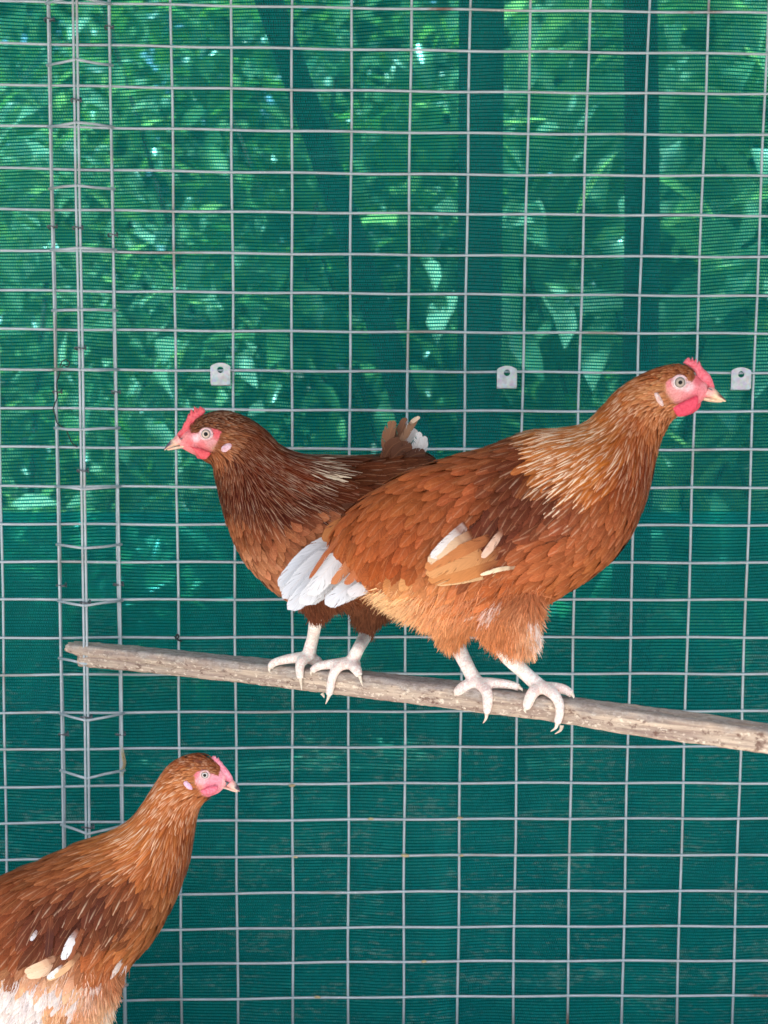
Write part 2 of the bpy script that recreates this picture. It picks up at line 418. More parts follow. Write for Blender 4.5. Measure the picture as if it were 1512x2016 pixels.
# ------------------------------------------------------------------ weld mesh panel
COLS = [(-137, -118, -104, -97), (-18, -4, 10, 16), (96, 110, 124.5, 134), (215, 227, 236, 246.5), (336, 345, 353.5, 357.6), (454, 459.5, 464, 468.5),
        (574.6, 574.6, 575.7, 577), (693, 689.3, 686.2, 685.4), (810, 802.8, 797.3, 794), (926, 916, 906.5, 900.5), (1045.5, 1029.5, 1018, 1010),
        (1162, 1142, 1125, 1117), (1278.5, 1258, 1235, 1225), (1396, 1373, 1346, 1333), (1513, 1487, 1458, 1441.6), (1630, 1602, 1569, 1550), (1747, 1717, 1680, 1658)]
CY = (0, 700, 1440, 2016)
ROWS = [(-163, -157, -144, -138), (-80, -74, -62, -56), (2.4, 8, 19, 25), (85, 90.5, 100, 106), (166, 172, 180.5, 185), (247, 253, 262, 266), (330, 337, 343, 346),
        (411, 416, 420.6, 425), (492, 497.6, 502, 506), (571, 574.6, 579, 583), (647, 651, 653.6, 656.7), (727, 728.5, 732, 734), (803, 805, 809, 810),
        (879.6, 881, 885, 885), (957, 957.5, 960, 960), (1031.7, 1032, 1034, 1034), (1106, 1106.5, 1107.4, 1108), (1180, 1181, 1180, 1181),
        (1256, 1255, 1254.6, 1255), (1329, 1327.5, 1326, 1327), (1404, 1402, 1400.6, 1400), (1476, 1474, 1470, 1470), (1550, 1547, 1541, 1542.5),
        (1620.5, 1618, 1612, 1611.7), (1693, 1690, 1683, 1684), (1766, 1763, 1754, 1755), (1835, 1832, 1824, 1824), (1904, 1900, 1892, 1892), (1974, 1970.5, 1961, 1960.7)]
RX = (0, 300, 900, 1512)
WR = 0.00162
def poly_at(xk, yk, x):
    """smooth curve through four measurements, straight beyond them"""
    x = np.asarray(x, float); c = np.polyfit(xk, yk, 2); d = np.polyder(c)
    xc = np.clip(x, xk[0], xk[-1])
    return np.polyval(c, xc) + np.polyval(d, xc) * (x - xc)
panel = empty('wire_mesh_panel', 'galvanised welded wire mesh wall panel in front of green shade cloth', 'wire mesh')
for i, c in enumerate(COLS):
    yy = np.linspace(-190, 2040, 24)
    P = unproj(poly_at(CY, c, yy), yy, 0.0016)
    P[:, 0] += 0.0006 * np.sin(np.arange(24) * 1.3 + i * 2.1)
    tube('wire', P, WR, M_WIRE, panel, 8)
for i, r in enumerate(ROWS):
    xx = np.linspace(-150, 1765, 40)
    P = unproj(xx, poly_at(RX, r, xx), -0.0016)
    P[:, 2] += 0.0005 * np.sin(np.arange(40) * 1.1 + i * 1.7)
    tube('wire', P, WR, M_WIRE, panel, 8)

# ------------------------------------------------------------------ folded mesh strip (V-shaped stiffener) clipped to the panel
strip = empty('folded_mesh_strip', 'V-folded strip of wire mesh clipped upright on the wall panel at left', 'wire strip')
MIDY = -0.0415; SY = -0.0075
yy = np.array([-190, 0, 400, 640, 1340, 1640, 2040.])
midl = np.array([139.5, 143.5, 149.8, 155.5, 166.5, 169.5, 173]); midr = np.array([147, 151, 156.8, 161.8, 172.5, 176, 179.5])
stl = np.array([90, 94, 101.5, 107.5, 120.5, 124.5, 131]); strr = np.array([209, 214, 221, 226.5, 239, 241.5, 248])
def strip_pt(a, y, Y): return unproj(np.interp(y, yy, a), y, Y)
ys_ = np.linspace(-190, 2040, 24)
for a, Y in ((midl, MIDY), (midr, MIDY - 0.001), (stl, SY), (strr, SY)):
    tube('upright_wire', strip_pt(a, ys_, Y), WR, M_WIRE, strip, 8)
for k, y in enumerate((-128, -6, 117.5, 241.5, 365.5, 488, 610, 728, 845.5, 963, 1079, 1192, 1307, 1418, 1532, 1641, 1750, 1857, 1962)):
    m1 = strip_pt(midl, np.float64(y), MIDY - 0.0025); m2 = strip_pt(midr, np.float64(y), MIDY - 0.0035)
    zl = unproj(100., float(y), SY)[2]
    for mpt, side, s in ((m1, stl, -1), (m2, strr, 1)):
        # end on the outer upright at the same height, overshooting a little
        yo = y
        for _ in range(12):
            e = strip_pt(side, np.float64(yo), SY - 0.003); yo += (e[2] - mpt[2]) * 1500
        d = (e - mpt) / np.linalg.norm(e - mpt)
        P = np.array([mpt - d * 0.0025, mpt + (e - mpt) * 0.5 + np.array([0, 0, 0.0008 * math.sin(k * 2.3 + s)]), e + d * 0.0045])
        tube('cross_wire', P, WR * 1.05, M_WIRE, strip, 8)
def clip_ring(px, py, Y, w):
    c = unproj(px, py, Y); V = []
    P = []
    for q in np.linspace(0, 2 * math.pi * 1.12, 20):
        P.append(c + np.array([w * math.cos(q), 0.0045 * math.sin(q), 0.0016 * (q / 3.14 - 1) + 0.0012 * math.sin(q * 2)]))
    tube('clip_ring', P, 0.0011, M_CLIPRING, strip, 6)
for px, py, Y, w in ((97, 39, -0.004, 0.0062), (215, 54, -0.004, 0.0055), (150, 198, MIDY, 0.0062), (103, 447, -0.004, 0.006), (153, 449, MIDY, 0.0062), (222, 463, -0.004, 0.006),
                     (158, 686, MIDY, 0.0068), (113, 772, -0.004, 0.0055), (228, 772, -0.004, 0.0055), (163, 927, MIDY, 0.0072), (121, 1153, -0.004, 0.0062), (233, 1151, -0.004, 0.0062),
                     (168, 1187, MIDY, 0.0065), (170, 1412, MIDY, 0.0072), (125, 1446, -0.004, 0.0062), (237, 1446, -0.004, 0.0062), (173, 1629, MIDY, 0.0078)):
    clip_ring(px, py, Y, w)

# ------------------------------------------------------------------ shade cloth (two overlapping sheets behind the mesh)
def cloth(name, z0, z1, y0, mat, label, seed, x0=-1.35, x1=1.35):
    nxc, nzc = 110, int((z1 - z0) / 0.02) + 2
    V = np.zeros((nzc, nxc, 3)); X = np.linspace(x0, x1, nxc); Zs = np.linspace(z0, z1, nzc)
    for j, z in enumerate(Zs):
        for i, x in enumerate(X):
            n = mnoise.noise(Vector((x * 2.2, z * 3.0, seed))) * 0.008 + mnoise.noise(Vector((x * 6 + z * 4, z * 9, seed + 5))) * 0.003
            V[j, i] = (x, y0 + n, z)
    F = [(j * nxc + i, j * nxc + i + 1, (j + 1) * nxc + i + 1, (j + 1) * nxc + i) for j in range(nzc - 1) for i in range(nxc - 1)]
    o = link(name, mesh(name, V.reshape(-1, 3), F), mat)
    return tag(o, label, 'shade cloth', 'green shade cloth sheets')
z_seam = unproj(700., 1010., 0.03)[2]
cloth('shade_cloth', 0.01, 1.72, 0.017, M_CLOTH, 'green knitted shade cloth sheet covering the whole wall behind the mesh', 1.0)
low = cloth('shade_cloth', 0.005, z_seam, 0.036, M_CLOTH2, 'darker doubled shade cloth sheet across the lower half of the wall', 9.0)
hem = cloth('hem', z_seam - 0.016, z_seam, 0.043, M_CLOTH2, None, 9.0); hem.parent = low
for k_ in ('category', 'group'): del hem[k_]

# ------------------------------------------------------------------ perch
PL = unproj(141., 1285., -0.0170)
def level_hit(px, py):
    d = ray(px, py); return CAM + d * ((PL[2] - CAM[2]) / d[2])
PR = level_hit(1512., 1455.)
AX = PR - PL; AX[2] = 0; LEN_VIS = np.linalg.norm(AX); AX /= LEN_VIS
FN = np.array([AX[1], -AX[0], 0.0])        # horizontal, towards the camera
PLEN = LEN_VIS + 0.28
def perch_r(s):                              # half height, half depth
    k = np.clip(s / LEN_VIS, 0, 1.3); return 0.0138 - 0.0012 * k, 0.0122 + 0.0048 * np.clip(s / 0.16, 0, 1)
def perch_pt(px, py, off):
    """point seen at px,py lying 'off' half-depths in front of the perch axis plane"""
    return hit(px, py, PL + FN * off, FN)
def make_perch():
    t = empty('perch', 'weathered rough timber pole the two upper hens stand on', 'perch', group=None)
    n, k = 300, 56; V = []; F = []
    prof = []
    for cx_, cy_, a0 in ((1, 1, 0), (-1, 1, 90), (-1, -1, 180), (1, -1, 270)):
        for a in np.linspace(a0, a0 + 90, 5): prof.append((cx_ * 0.72 + 0.28 * math.cos(R(a)), cy_ * 0.66 + 0.34 * math.sin(R(a))))
    prof = np.array(prof + prof[:1]); sl2 = np.concatenate([[0], np.cumsum(np.linalg.norm(np.diff(prof, axis=0), axis=1))])
    tq = np.linspace(0, sl2[-1], k, endpoint=False); prof = np.stack([np.interp(tq, sl2, prof[:, 0]), np.interp(tq, sl2, prof[:, 1])], 1)
    for i in range(n):
        s = PLEN * i / (n - 1); hh, hd = perch_r(s)
        for j in range(k):
            c, sn = prof[j]; a, b_ = hd * c, hh * sn
            nn = mnoise.noise(Vector((s * 8, a * 80, b_ * 80))) * 0.0016 + mnoise.noise(Vector((s * 60, a * 220, b_ * 220))) * 0.0009 + mnoise.noise(Vector((s * 190, a * 420, b_ * 420))) * 0.0006
            sc_ = 1 + nn / 0.015
            off = 0.0012 * mnoise.noise(Vector((s * 7, 7, 0))) + 0.0062 * 4 * (s / LEN_VIS) * (1 - s / LEN_VIS)
            if c > 0.6 and s < 0.26:                     # a long crack along the near face at the far end
                bc = 0.0005 - 0.022 * s + 0.0008 * mnoise.noise(Vector((s * 40, 0, 0)))
                a -= 0.0042 * math.exp(-((b_ - bc) / 0.0011) ** 2) * min(1, (0.26 - s) / 0.12)
            s2 = s
            if i < 10:                                    # broken end: the lower half is shorter, with a notch between
                brk = (0.020 if b_ < -0.001 else 0.0) + 0.016 * math.exp(-((b_ - 0.0005) / 0.0022) ** 2) + 0.004 * mnoise.noise(Vector((a * 250, b_ * 250, 2)))
                s2 = s + brk * (1 - i / 10)
            V.append((s2, -a * sc_, b_ * sc_ + off))
    for i in range(n - 1):
        for j in range(k):
            F.append((i * k + j, i * k + (j + 1) % k, (i + 1) * k + (j + 1) % k, (i + 1) * k + j))
    for r0, rev in ((0, True), ((n - 1) * k, False)):     # end caps on their own vertices keep the rim crisp
        b0_ = len(V); ctr = np.mean([V[r0 + j] for j in range(k)], 0); V += [V[r0 + j] for j in range(k)] + [tuple(ctr)]
        for j in range(k):
            q = (b0_ + j, b0_ + (j + 1) % k, b0_ + k); F.append(q[::-1] if rev else q)
    o = link('timber_pole', mesh('timber_pole', V, F), M_WOOD, t)
    t.location = PL; t.rotation_euler = (0, 0, math.atan2(AX[1], AX[0]))
    return t
make_perch()
# post outside the frame that carries the near end of the perch
pe = PL + AX * (PLEN + 0.02)
pv, pf = tube_data([(pe[0], pe[1], -0.05), (pe[0], pe[1], ROOF_Z - 0.03)], 0.032, 4)
tag(link('timber_post', mesh('timber_post', pv, pf, False), M_POST), 'square timber post at the near end of the perch', 'post', 'timber posts')

# ================================================================== HENS
def idw(pts, vals, q, eps=14.0, pw=2.0):
    pts = np.asarray(pts, float); vals = np.asarray(vals, float)
    d2 = ((q[:, None, :] - pts[None]) ** 2).sum(-1)
    w = 1.0 / (d2 + eps ** 2) ** pw
    return (w @ vals) / w.sum(1)[:, None]
def in_poly(poly, q):
    poly = np.asarray(poly, float); x, y = q[:, 0], q[:, 1]; inside = np.zeros(len(q), bool)
    j = len(poly) - 1
    for i in range(len(poly)):
        xi, yi = poly[i]; xj, yj = poly[j]
        c = ((yi > y) != (yj > y)) & (x < (xj - xi) * (y - yi) / (yj - yi + 1e-9) + xi)
        inside ^= c; j = i
    return inside

class Loft:
    def __init__(s, secs, Y, scale, egg=0.0, inset=0.0):
        # secs: (top_px, bottom_px, half width mm)
        T = np.array([unproj(float(a[0]), float(a[1]), Y) for a, _, _ in secs]); B = np.array([unproj(float(b[0]), float(b[1]), Y) for _, b, _ in secs])
        s.C = (T + B) / 2; s.H = (T - B) / 2; s.W = np.array([w for *_, w in secs]) / 1000.0; s.n = len(secs)
        s.egg = egg
        if inset:
            hl = np.linalg.norm(s.H, axis=1); s.H *= ((hl - inset * np.clip((hl - 0.020) / 0.025, 0.12, 1)) / hl)[:, None]; s.W = s.W - inset * np.clip((s.W - 0.012) / 0.025, 0.05, 1)
    def P(s, u, th):
        C = cr(s.C, u); H = cr(s.H, u); W = cr(s.W, u)
        c, sn = np.cos(th), np.sin(th)
        w = W * sn * (1 - s.egg * c)
        out = C + H * c[:, None]; out[:, 1] += w
        return out
    def frame(s, u, th):
        e = 1e-3
        p = s.P(u, th); js = (s.P(np.minimum(u + e, s.n - 1), th) - s.P(np.maximum(u - e, 0), th)) / (np.minimum(u + e, s.n - 1) - np.maximum(u - e, 0))[:, None]
        jt = (s.P(u, th + e) - s.P(u, th - e)) / (2 * e)
        n = np.cross(js, jt); n /= np.linalg.norm(n, axis=1)[:, None] + 1e-12
        c = cr(s.C, u); n *= np.sign(((p - c) * n).sum(1) + 1e-12)[:, None]
        return p, js, jt, n
    def closed(s, nu=60, nt=32, shrink=0.0):
        us = np.linspace(0, s.n - 1, nu); V = []
        for u in us:
            th = np.linspace(0, 2 * math.pi, nt, endpoint=False)
            p, _, _, n = s.frame(np.full(nt, u), th)
            V += list(p - n * shrink)
        F = [(i * nt + j, i * nt + (j + 1) % nt, (i + 1) * nt + (j + 1) % nt, (i + 1) * nt + j) for i in range(nu - 1) for j in range(nt)]
        F.append(tuple(range(nt))[::-1]); F.append(tuple((nu - 1) * nt + j for j in range(nt)))
        return V, F
    def sample(s, n, r_):
        """points roughly uniform over the surface"""
        us = r_.uniform(0.02, s.n - 1.02, n * 4); th = r_.uniform(-math.pi, math.pi, n * 4)
        _, js, jt, _ = s.frame(us, th); a = np.linalg.norm(np.cross(js, jt), axis=1)
        k = r_.uniform(0, 1, n * 4) < a / np.quantile(a, 0.97)
        return us[k], th[k]

def poisson(P, rad):
    """greedy dart throwing; rad per point"""
    keep = []; grid = {}; g = 0.02
    for i in range(len(P)):
        p = P[i]; r = rad[i]; key = (int(p[0] // g), int(p[1] // g), int(p[2] // g)); ok = True
        for dx in (-1, 0, 1):
            for dy in (-1, 0, 1):
                for dz in (-1, 0, 1):
                    for q in grid.get((key[0] + dx, key[1] + dy, key[2] + dz), ()):
                        d = (q[0] - p[0]) ** 2 + (q[1] - p[1]) ** 2 + (q[2] - p[2]) ** 2
                        if d < r * r: ok = False; break
                    if not ok: break
                if not ok: break
            if not ok: break
        if ok: grid.setdefault(key, []).append(p); keep.append(i)
    return np.array(keep, int)

KF = 6
def feather_mesh(name, loft, u, th, flow, Lm, Wm, lift, C, streak, point, r_, seed=0.0):
    """shingled feathers following the loft surface. flow: (N,2) px direction, C linear rgb"""
    N = len(u); uu = u.copy(); tt = th.copy(); V = np.zeros((N, KF, 3, 3)); T = np.linspace(0, 1, KF)
    jit = r_.normal(0, 0.10, N)
    fd = np.stack([flow[:, 0] * np.cos(jit) - flow[:, 1] * np.sin(jit), np.zeros(N), -(flow[:, 0] * np.sin(jit) + flow[:, 1] * np.cos(jit))], 1)
    lj = lift * r_.uniform(0.6, 1.5, N)
    yaw = r_.normal(0, 0.12, N)
    for k, t in enumerate(T):
        p, js, jt, n = loft.frame(uu, tt)
        d = fd - n * (fd * n).sum(1)[:, None]; d /= np.linalg.norm(d, axis=1)[:, None] + 1e-9
        side = np.cross(n, d)
        w_round = np.sqrt(np.clip(1 - ((t - 0.52) / 0.5) ** 2, 0, 1)) if t > 0.52 else (0.62 + 0.38 * math.sin(t / 0.52 * math.pi / 2))
        w_point = math.sin(min(1, t * 2.2) * math.pi / 2) * (1 - max(0, (t - 0.35) / 0.65) ** 1.5)
        w = (w_round * (1 - point) + w_point * point); w = np.maximum(w, 0.12)
        ctr = p + n * (0.0006 + lj * t + 0.25 * lj * math.sin(t * math.pi))[:, None]
        hw = (Wm * w / 2)[:, None]
        tw = (yaw * hw[:, 0])[:, None]
        V[:, k, 0] = ctr - side * hw - n * (0.22 * hw) - n * tw
        V[:, k, 1] = ctr
        V[:, k, 2] = ctr + side * hw - n * (0.22 * hw) + n * tw
        st = Lm / (KF - 1)
        a11 = (js * js).sum(1); a12 = (js * jt).sum(1); a22 = (jt * jt).sum(1); b1 = (js * d).sum(1); b2 = (jt * d).sum(1)
        det = a11 * a22 - a12 ** 2 + 1e-14
        uu = np.clip(uu + np.clip((b1 * a22 - b2 * a12) / det * st, -0.7, 0.7), 0.0, loft.n - 1.0)
        tt = tt + np.clip((b2 * a11 - b1 * a12) / det * st, -0.6, 0.6)
    return pack_feathers(name, V, C, streak, r_, Wm * 500)
def pack_feathers(name, V, C, streak, r_, hwmm=None):
    N, K = V.shape[:2]; T = np.linspace(0, 1, K)
    base = (np.arange(N) * K * 3)[:, None, None]
    q = []
    for k in range(K - 1):
        for c in (0, 1):
            q.append([k * 3 + c, k * 3 + c + 1, (k + 1) * 3 + c + 1, (k + 1) * 3 + c])
    F = (base + np.array(q)[None]).reshape(-1, 4)
    me = mesh_quads(name, V.reshape(-1, 3), F)
    rnd = r_.uniform(0, 1, N)
    fu = np.zeros((N, K, 3, 3)); fu[..., 0] = np.array([-1, 0, 1])[None, None, :]; fu[..., 1] = T[None, :, None]; fu[..., 2] = rnd[:, None, None]
    attr_vec(me, 'fuv', fu.reshape(-1, 3))
    a = me.attributes.new('fw', 'FLOAT', 'POINT'); a.data.foreach_set('value', np.repeat(np.asarray(hwmm, np.float32), K * 3))
    cc = np.concatenate([C, np.asarray(streak).reshape(-1, 1)], 1)
    cc = np.broadcast_to(cc[:, None, None, :], (N, K, 3, 4)).reshape(-1, 4)
    attr_color(me, 'Col', cc)
    return me
def strand_mesh(name, P, D, N_, Lm, C, r_, width=0.0007, droop=0.35, K=4):
    n = len(P); V = np.zeros((n, K, 2, 3)); p = P.copy(); d = D + N_ * r_.uniform(0.08, 0.45, n)[:, None] + r_.normal(0, 0.18, (n, 3))
    d /= np.linalg.norm(d, axis=1)[:, None]
    curl = r_.normal(0, 0.22, (n, 3))
    side = np.cross(d, np.array([0, 1.0, 0]) + r_.normal(0, 0.4, (n, 3))); side /= np.linalg.norm(side, axis=1)[:, None] + 1e-9
    for k in range(K):
        w = width * (1 - 0.85 * k / (K - 1))
        V[:, k, 0] = p - side * w; V[:, k, 1] = p + side * w
        p = p + d * (Lm / (K - 1))[:, None]
        d = d + curl / (K - 1); d[:, 2] -= droop / (K - 1); d /= np.linalg.norm(d, axis=1)[:, None]
    base = (np.arange(n) * K * 2)[:, None, None]
    F = (base + np.array([[k * 2, k * 2 + 1, k * 2 + 3, k * 2 + 2] for k in range(K - 1)])[None]).reshape(-1, 4)
    me = mesh_quads(name, V.reshape(-1, 3), F)
    attr_color(me, 'Col', np.broadcast_to(C[:, None, None, :], (n, K, 2, 3)).reshape(-1, 3))
    return me

def round_outline(pts, n=4):
    P = np.asarray(pts, float); m = len(P); s = np.arange(m * n) / n; Q = np.vstack([P[-2:], P, P[:3]])
    return [tuple(q) for q in cr(Q, s + 2)]
def pillow(name, outline, T, mat, parent, Y, mirror=1, bulge=0.0):
    """flat fleshy plate with rounded rim from a px outline on plane Y"""
    O = np.array([unproj(float(x), float(y), Y) for x, y in outline])
    bm = bmesh.new(); vs_ = [bm.verts.new(p) for p in O]
    f = bm.faces.new(vs_); bmesh.ops.triangulate(bm, faces=[f])
    for _ in range(3): bmesh.ops.subdivide_edges(bm, edges=bm.edges[:], cuts=1, use_grid_fill=True)
    bm.verts.ensure_lookup_table()
    seg = [(O[i][[0, 2]], O[(i + 1) % len(O)][[0, 2]]) for i in range(len(O))]
    P = np.array([v.co for v in bm.verts]); q = P[:, [0, 2]]; D = np.full(len(P), 9.0)
    for a, b_ in seg:
        ab = b_ - a; t = np.clip(((q - a) @ ab) / (ab @ ab + 1e-15), 0, 1); D = np.minimum(D, np.linalg.norm(q - a - t[:, None] * ab, axis=1))
    h = T * np.sqrt(np.clip(D / (T * 1.6), 0, 1) * (2 - np.clip(D / (T * 1.6), 0, 1)))
    F = [[v.index for v in fc.verts] for fc in bm.faces]; bm.verts.index_update(); F = [[v.index for v in fc.verts] for fc in bm.faces]; bm.free()
    n = len(P); A = P.copy(); A[:, 1] -= h; B = P.copy(); B[:, 1] += h
    me = mesh(name, np.vstack([A, B]), F + [[i + n for i in reversed(q_)] for q_ in F])
    bm = bmesh.new(); bm.from_mesh(me); bmesh.ops.remove_doubles(bm, verts=bm.verts, dist=0.00002); bmesh.ops.recalc_face_normals(bm, faces=bm.faces); bm.to_mesh(me); bm.free(); smooth(me)
    return link(name, me, mat, parent)

def vane(name, pts, width, Y, col, parent, streak=0.0, K=14, point=0.45, fan=0.0, surf=None, off=(0.001, 0.004), sgn=-1, root=(150, 84, 50), blend=0.4):
    """one large feather: px centre line and px width on plane Y (m); with surf it lies on the body side"""
    PX = spline(pts, 8); P = np.array([unproj(float(x), float(y), Y) for x, y in PX])
    idx = np.linspace(0, len(P) - 1, K).round().astype(int); P = P[idx]; T = np.linspace(0, 1, K)
    P[:, 1] -= fan * T
    if surf is not None:
        d = np.array([surf(x, y) for x, y in PX[idx]])
        d = np.convolve(np.pad(d, 3, mode='edge'), np.ones(7) / 7, 'valid')
        yn = Y - (d + off[0] + (off[1] - off[0]) * T ** 0.5)
        P = np.array([unproj(float(x), float(y), yy_) for (x, y), yy_ in zip(PX[idx], yn)])
        if sgn > 0: P[:, 1] = 2 * Y - P[:, 1]
    pxm = (Y - CAM[1]) / FPX; w = width * pxm / 2
    D = np.gradient(P, axis=0); D /= np.linalg.norm(D, axis=1)[:, None]
    S = np.stack([-D[:, 2], np.zeros(K), D[:, 0]], 1); S /= np.linalg.norm(S, axis=1)[:, None]
    prof = (0.55 + 0.45 * np.sin(np.minimum(T / 0.5, 1) * math.pi / 2)) * np.clip(1 - np.clip((T - 0.55) / 0.45, 0, 1) ** (2.6 - point), 0, 1) ** 0.6
    prof = np.maximum(prof, 0.04)
    V = np.zeros((1, K, 3, 3)); V[0, :, 1] = P
    ed = np.array([0, -float(sgn), 0])
    asym = 0.8
    V[0, :, 0] = P - S * (w * prof * asym)[:, None] + ed * (w * prof * 0.16)[:, None]
    V[0, :, 2] = P + S * (w * prof * (2 - asym))[:, None] + ed * (w * prof * 0.16)[:, None]
    me = pack_feathers(name, V, np.array([lin(col)]), np.array([streak]), rng, [w * 1000])
    kk = np.clip(T / blend + np.random.default_rng(int(pts[0][0] * 7 + pts[0][1])).normal(0, .12, K), 0, 1)[:, None]; kk = kk * kk * (3 - 2 * kk)
    cc = lin(root)[None] * (1 - kk) + lin(col)[None] * kk; cc = np.repeat(np.concatenate([cc, np.full((K, 1), streak)], 1), 3, 0)
    me.color_attributes['Col'].data.foreach_set('color', np.ascontiguousarray(cc, np.float32).ravel())
    return link(name, me, M_BIGFEATHER, parent)

HORN = mat_vcol('horn', 0.35, 0.1, 0, 300, 0.5)
M_CLAW = mat_simple('claw_horn', (214, 198, 178), (236, 226, 210), 300, 0.4)
def beak(parent, Y, up, lo, dark, pale, hw):
    """up/lo: lists of (top px, bottom px) from base to tip"""
    for name, secs in (('upper_beak', up), ('lower_beak', lo)):
        n = len(secs); L_ = Loft([(a, b_, hw * (1 - (i / (n - 1)) ** 1.6 * 0.93)) for i, (a, b_) in enumerate(secs)], Y, 1)
        v, f = L_.closed(26, 16); me = mesh(name, v, f)
        v = np.array(v); u = np.repeat(np.linspace(0, 1, 26), 16); th = np.tile(np.linspace(0, 2 * math.pi, 16, endpoint=False), 26)
        if name == 'upper_beak':
            k = np.clip((np.cos(th) + (0.0 if dark[2] < 60 else 0.45)) * 2.5, 0, 1) * np.clip((u - 0.28) * 4, 0, 1)
            c = lin(pale)[None] * (1 - k[:, None]) + lin(dark)[None] * k[:, None]
            k2 = np.clip((0.34 - u) / 0.2, 0, 1)[:, None]; c = c * (1 - k2) + lin((236, 168, 162))[None] * k2
        else: c = np.repeat(lin(pale)[None], len(v), 0)
        attr_color(me, 'Col', c); link(name, me, HORN, parent)
def mat_eye(name, iris, rpx):
    m, nt, ns, L, p = new_mat(name); b = NB(nt)
    tc = b.n('ShaderNodeTexCoord'); s = b.n('ShaderNodeSeparateXYZ'); b.put(s.inputs[0], tc.outputs['Object'])
    r = b.m('SQRT', b.m('ADD', b.m('POWER', s.outputs[0], 2.0), b.m('POWER', s.outputs[2], 2.0)))
    ip, ii = rpx
    c = b.mix(b.step(r, ip * 0.9, ip * 1.1), (0.002, 0.002, 0.003), b.mix(b.step(r, ip, ii), lin(iris), lin(tuple(q * 0.82 for q in iris))))
    c = b.mix(b.step(r, ii * 0.93, ii * 1.0), c, lin((104, 94, 90)))
    c = b.mix(b.step(r, ii * 1.08, ii * 1.16), c, lin((236, 224, 224)))
    b.put(p.inputs['Base Color'], c); p.inputs['Roughness'].default_value = 0.12; p.inputs['Specular IOR Level'].default_value = 0.25
    return m
def eye(parent, Y, px, py, ip, ii, ro, mat, ysurf, lidmat, side):
    """domed eyeball seated in the head side; radii in m"""
    V = []; F = []; nr, nt = 10, 28
    for i in range(nr + 1):
        a = i / nr * math.pi * 0.5
        for j in range(nt):
            q = 2 * math.pi * j / nt; V.append((ro * math.sin(a) * math.cos(q), -side * 0 + -0.62 * ro * math.cos(a), ro * math.sin(a) * math.sin(q)))
    for i in range(nr):
        for j in range(nt): F.append((i * nt + j, i * nt + (j + 1) % nt, (i + 1) * nt + (j + 1) % nt, (i + 1) * nt + j))
    c = unproj(float(px), float(py), min(ysurf, 2 * Y - ysurf)); c[1] = ysurf
    o = link('eye', mesh('eye', V, F), mat, parent); o.location = c
    if side > 0: o.rotation_euler = (0, 0, math.pi)
    P = [(1.06 * ro * 1.1 * math.cos(q), -0.0006, 1.06 * ro * 0.98 * math.sin(q)) for q in np.linspace(0, 2 * math.pi, 25)]
    lid = tube('eyelid', P, 0.0011, lidmat, o, 8)

def voxel_body(name, parts, voxel, parent):
    v, f = join_data(parts); me = mesh(name, v, f)
    bm = bmesh.new(); bm.from_mesh(me); bmesh.ops.recalc_face_normals(bm, faces=bm.faces); bm.to_mesh(me); bm.free()
    o = link(name, me)
    md = o.modifiers.new('r', 'REMESH'); md.mode = 'VOXEL'; md.voxel_size = voxel; md.use_smooth_shade = True
    ms = o.modifiers.new('s', 'SMOOTH'); ms.factor = 0.5; ms.iterations = 3
    dg = bpy.context.evaluated_depsgraph_get(); dg.update()
    nm = bpy.data.meshes.new_from_object(o.evaluated_get(dg)); o.modifiers.clear()
    o.data = nm; bpy.data.meshes.remove(me); nm.name = name; o.parent = parent; smooth(nm)
    return o
def seg_dist(P, A, B):
    ab = B - A; t = np.clip(((P - A) @ ab) / (ab @ ab + 1e-12), 0, 1)
    return np.linalg.norm(P - A - t[:, None] * ab, axis=1)

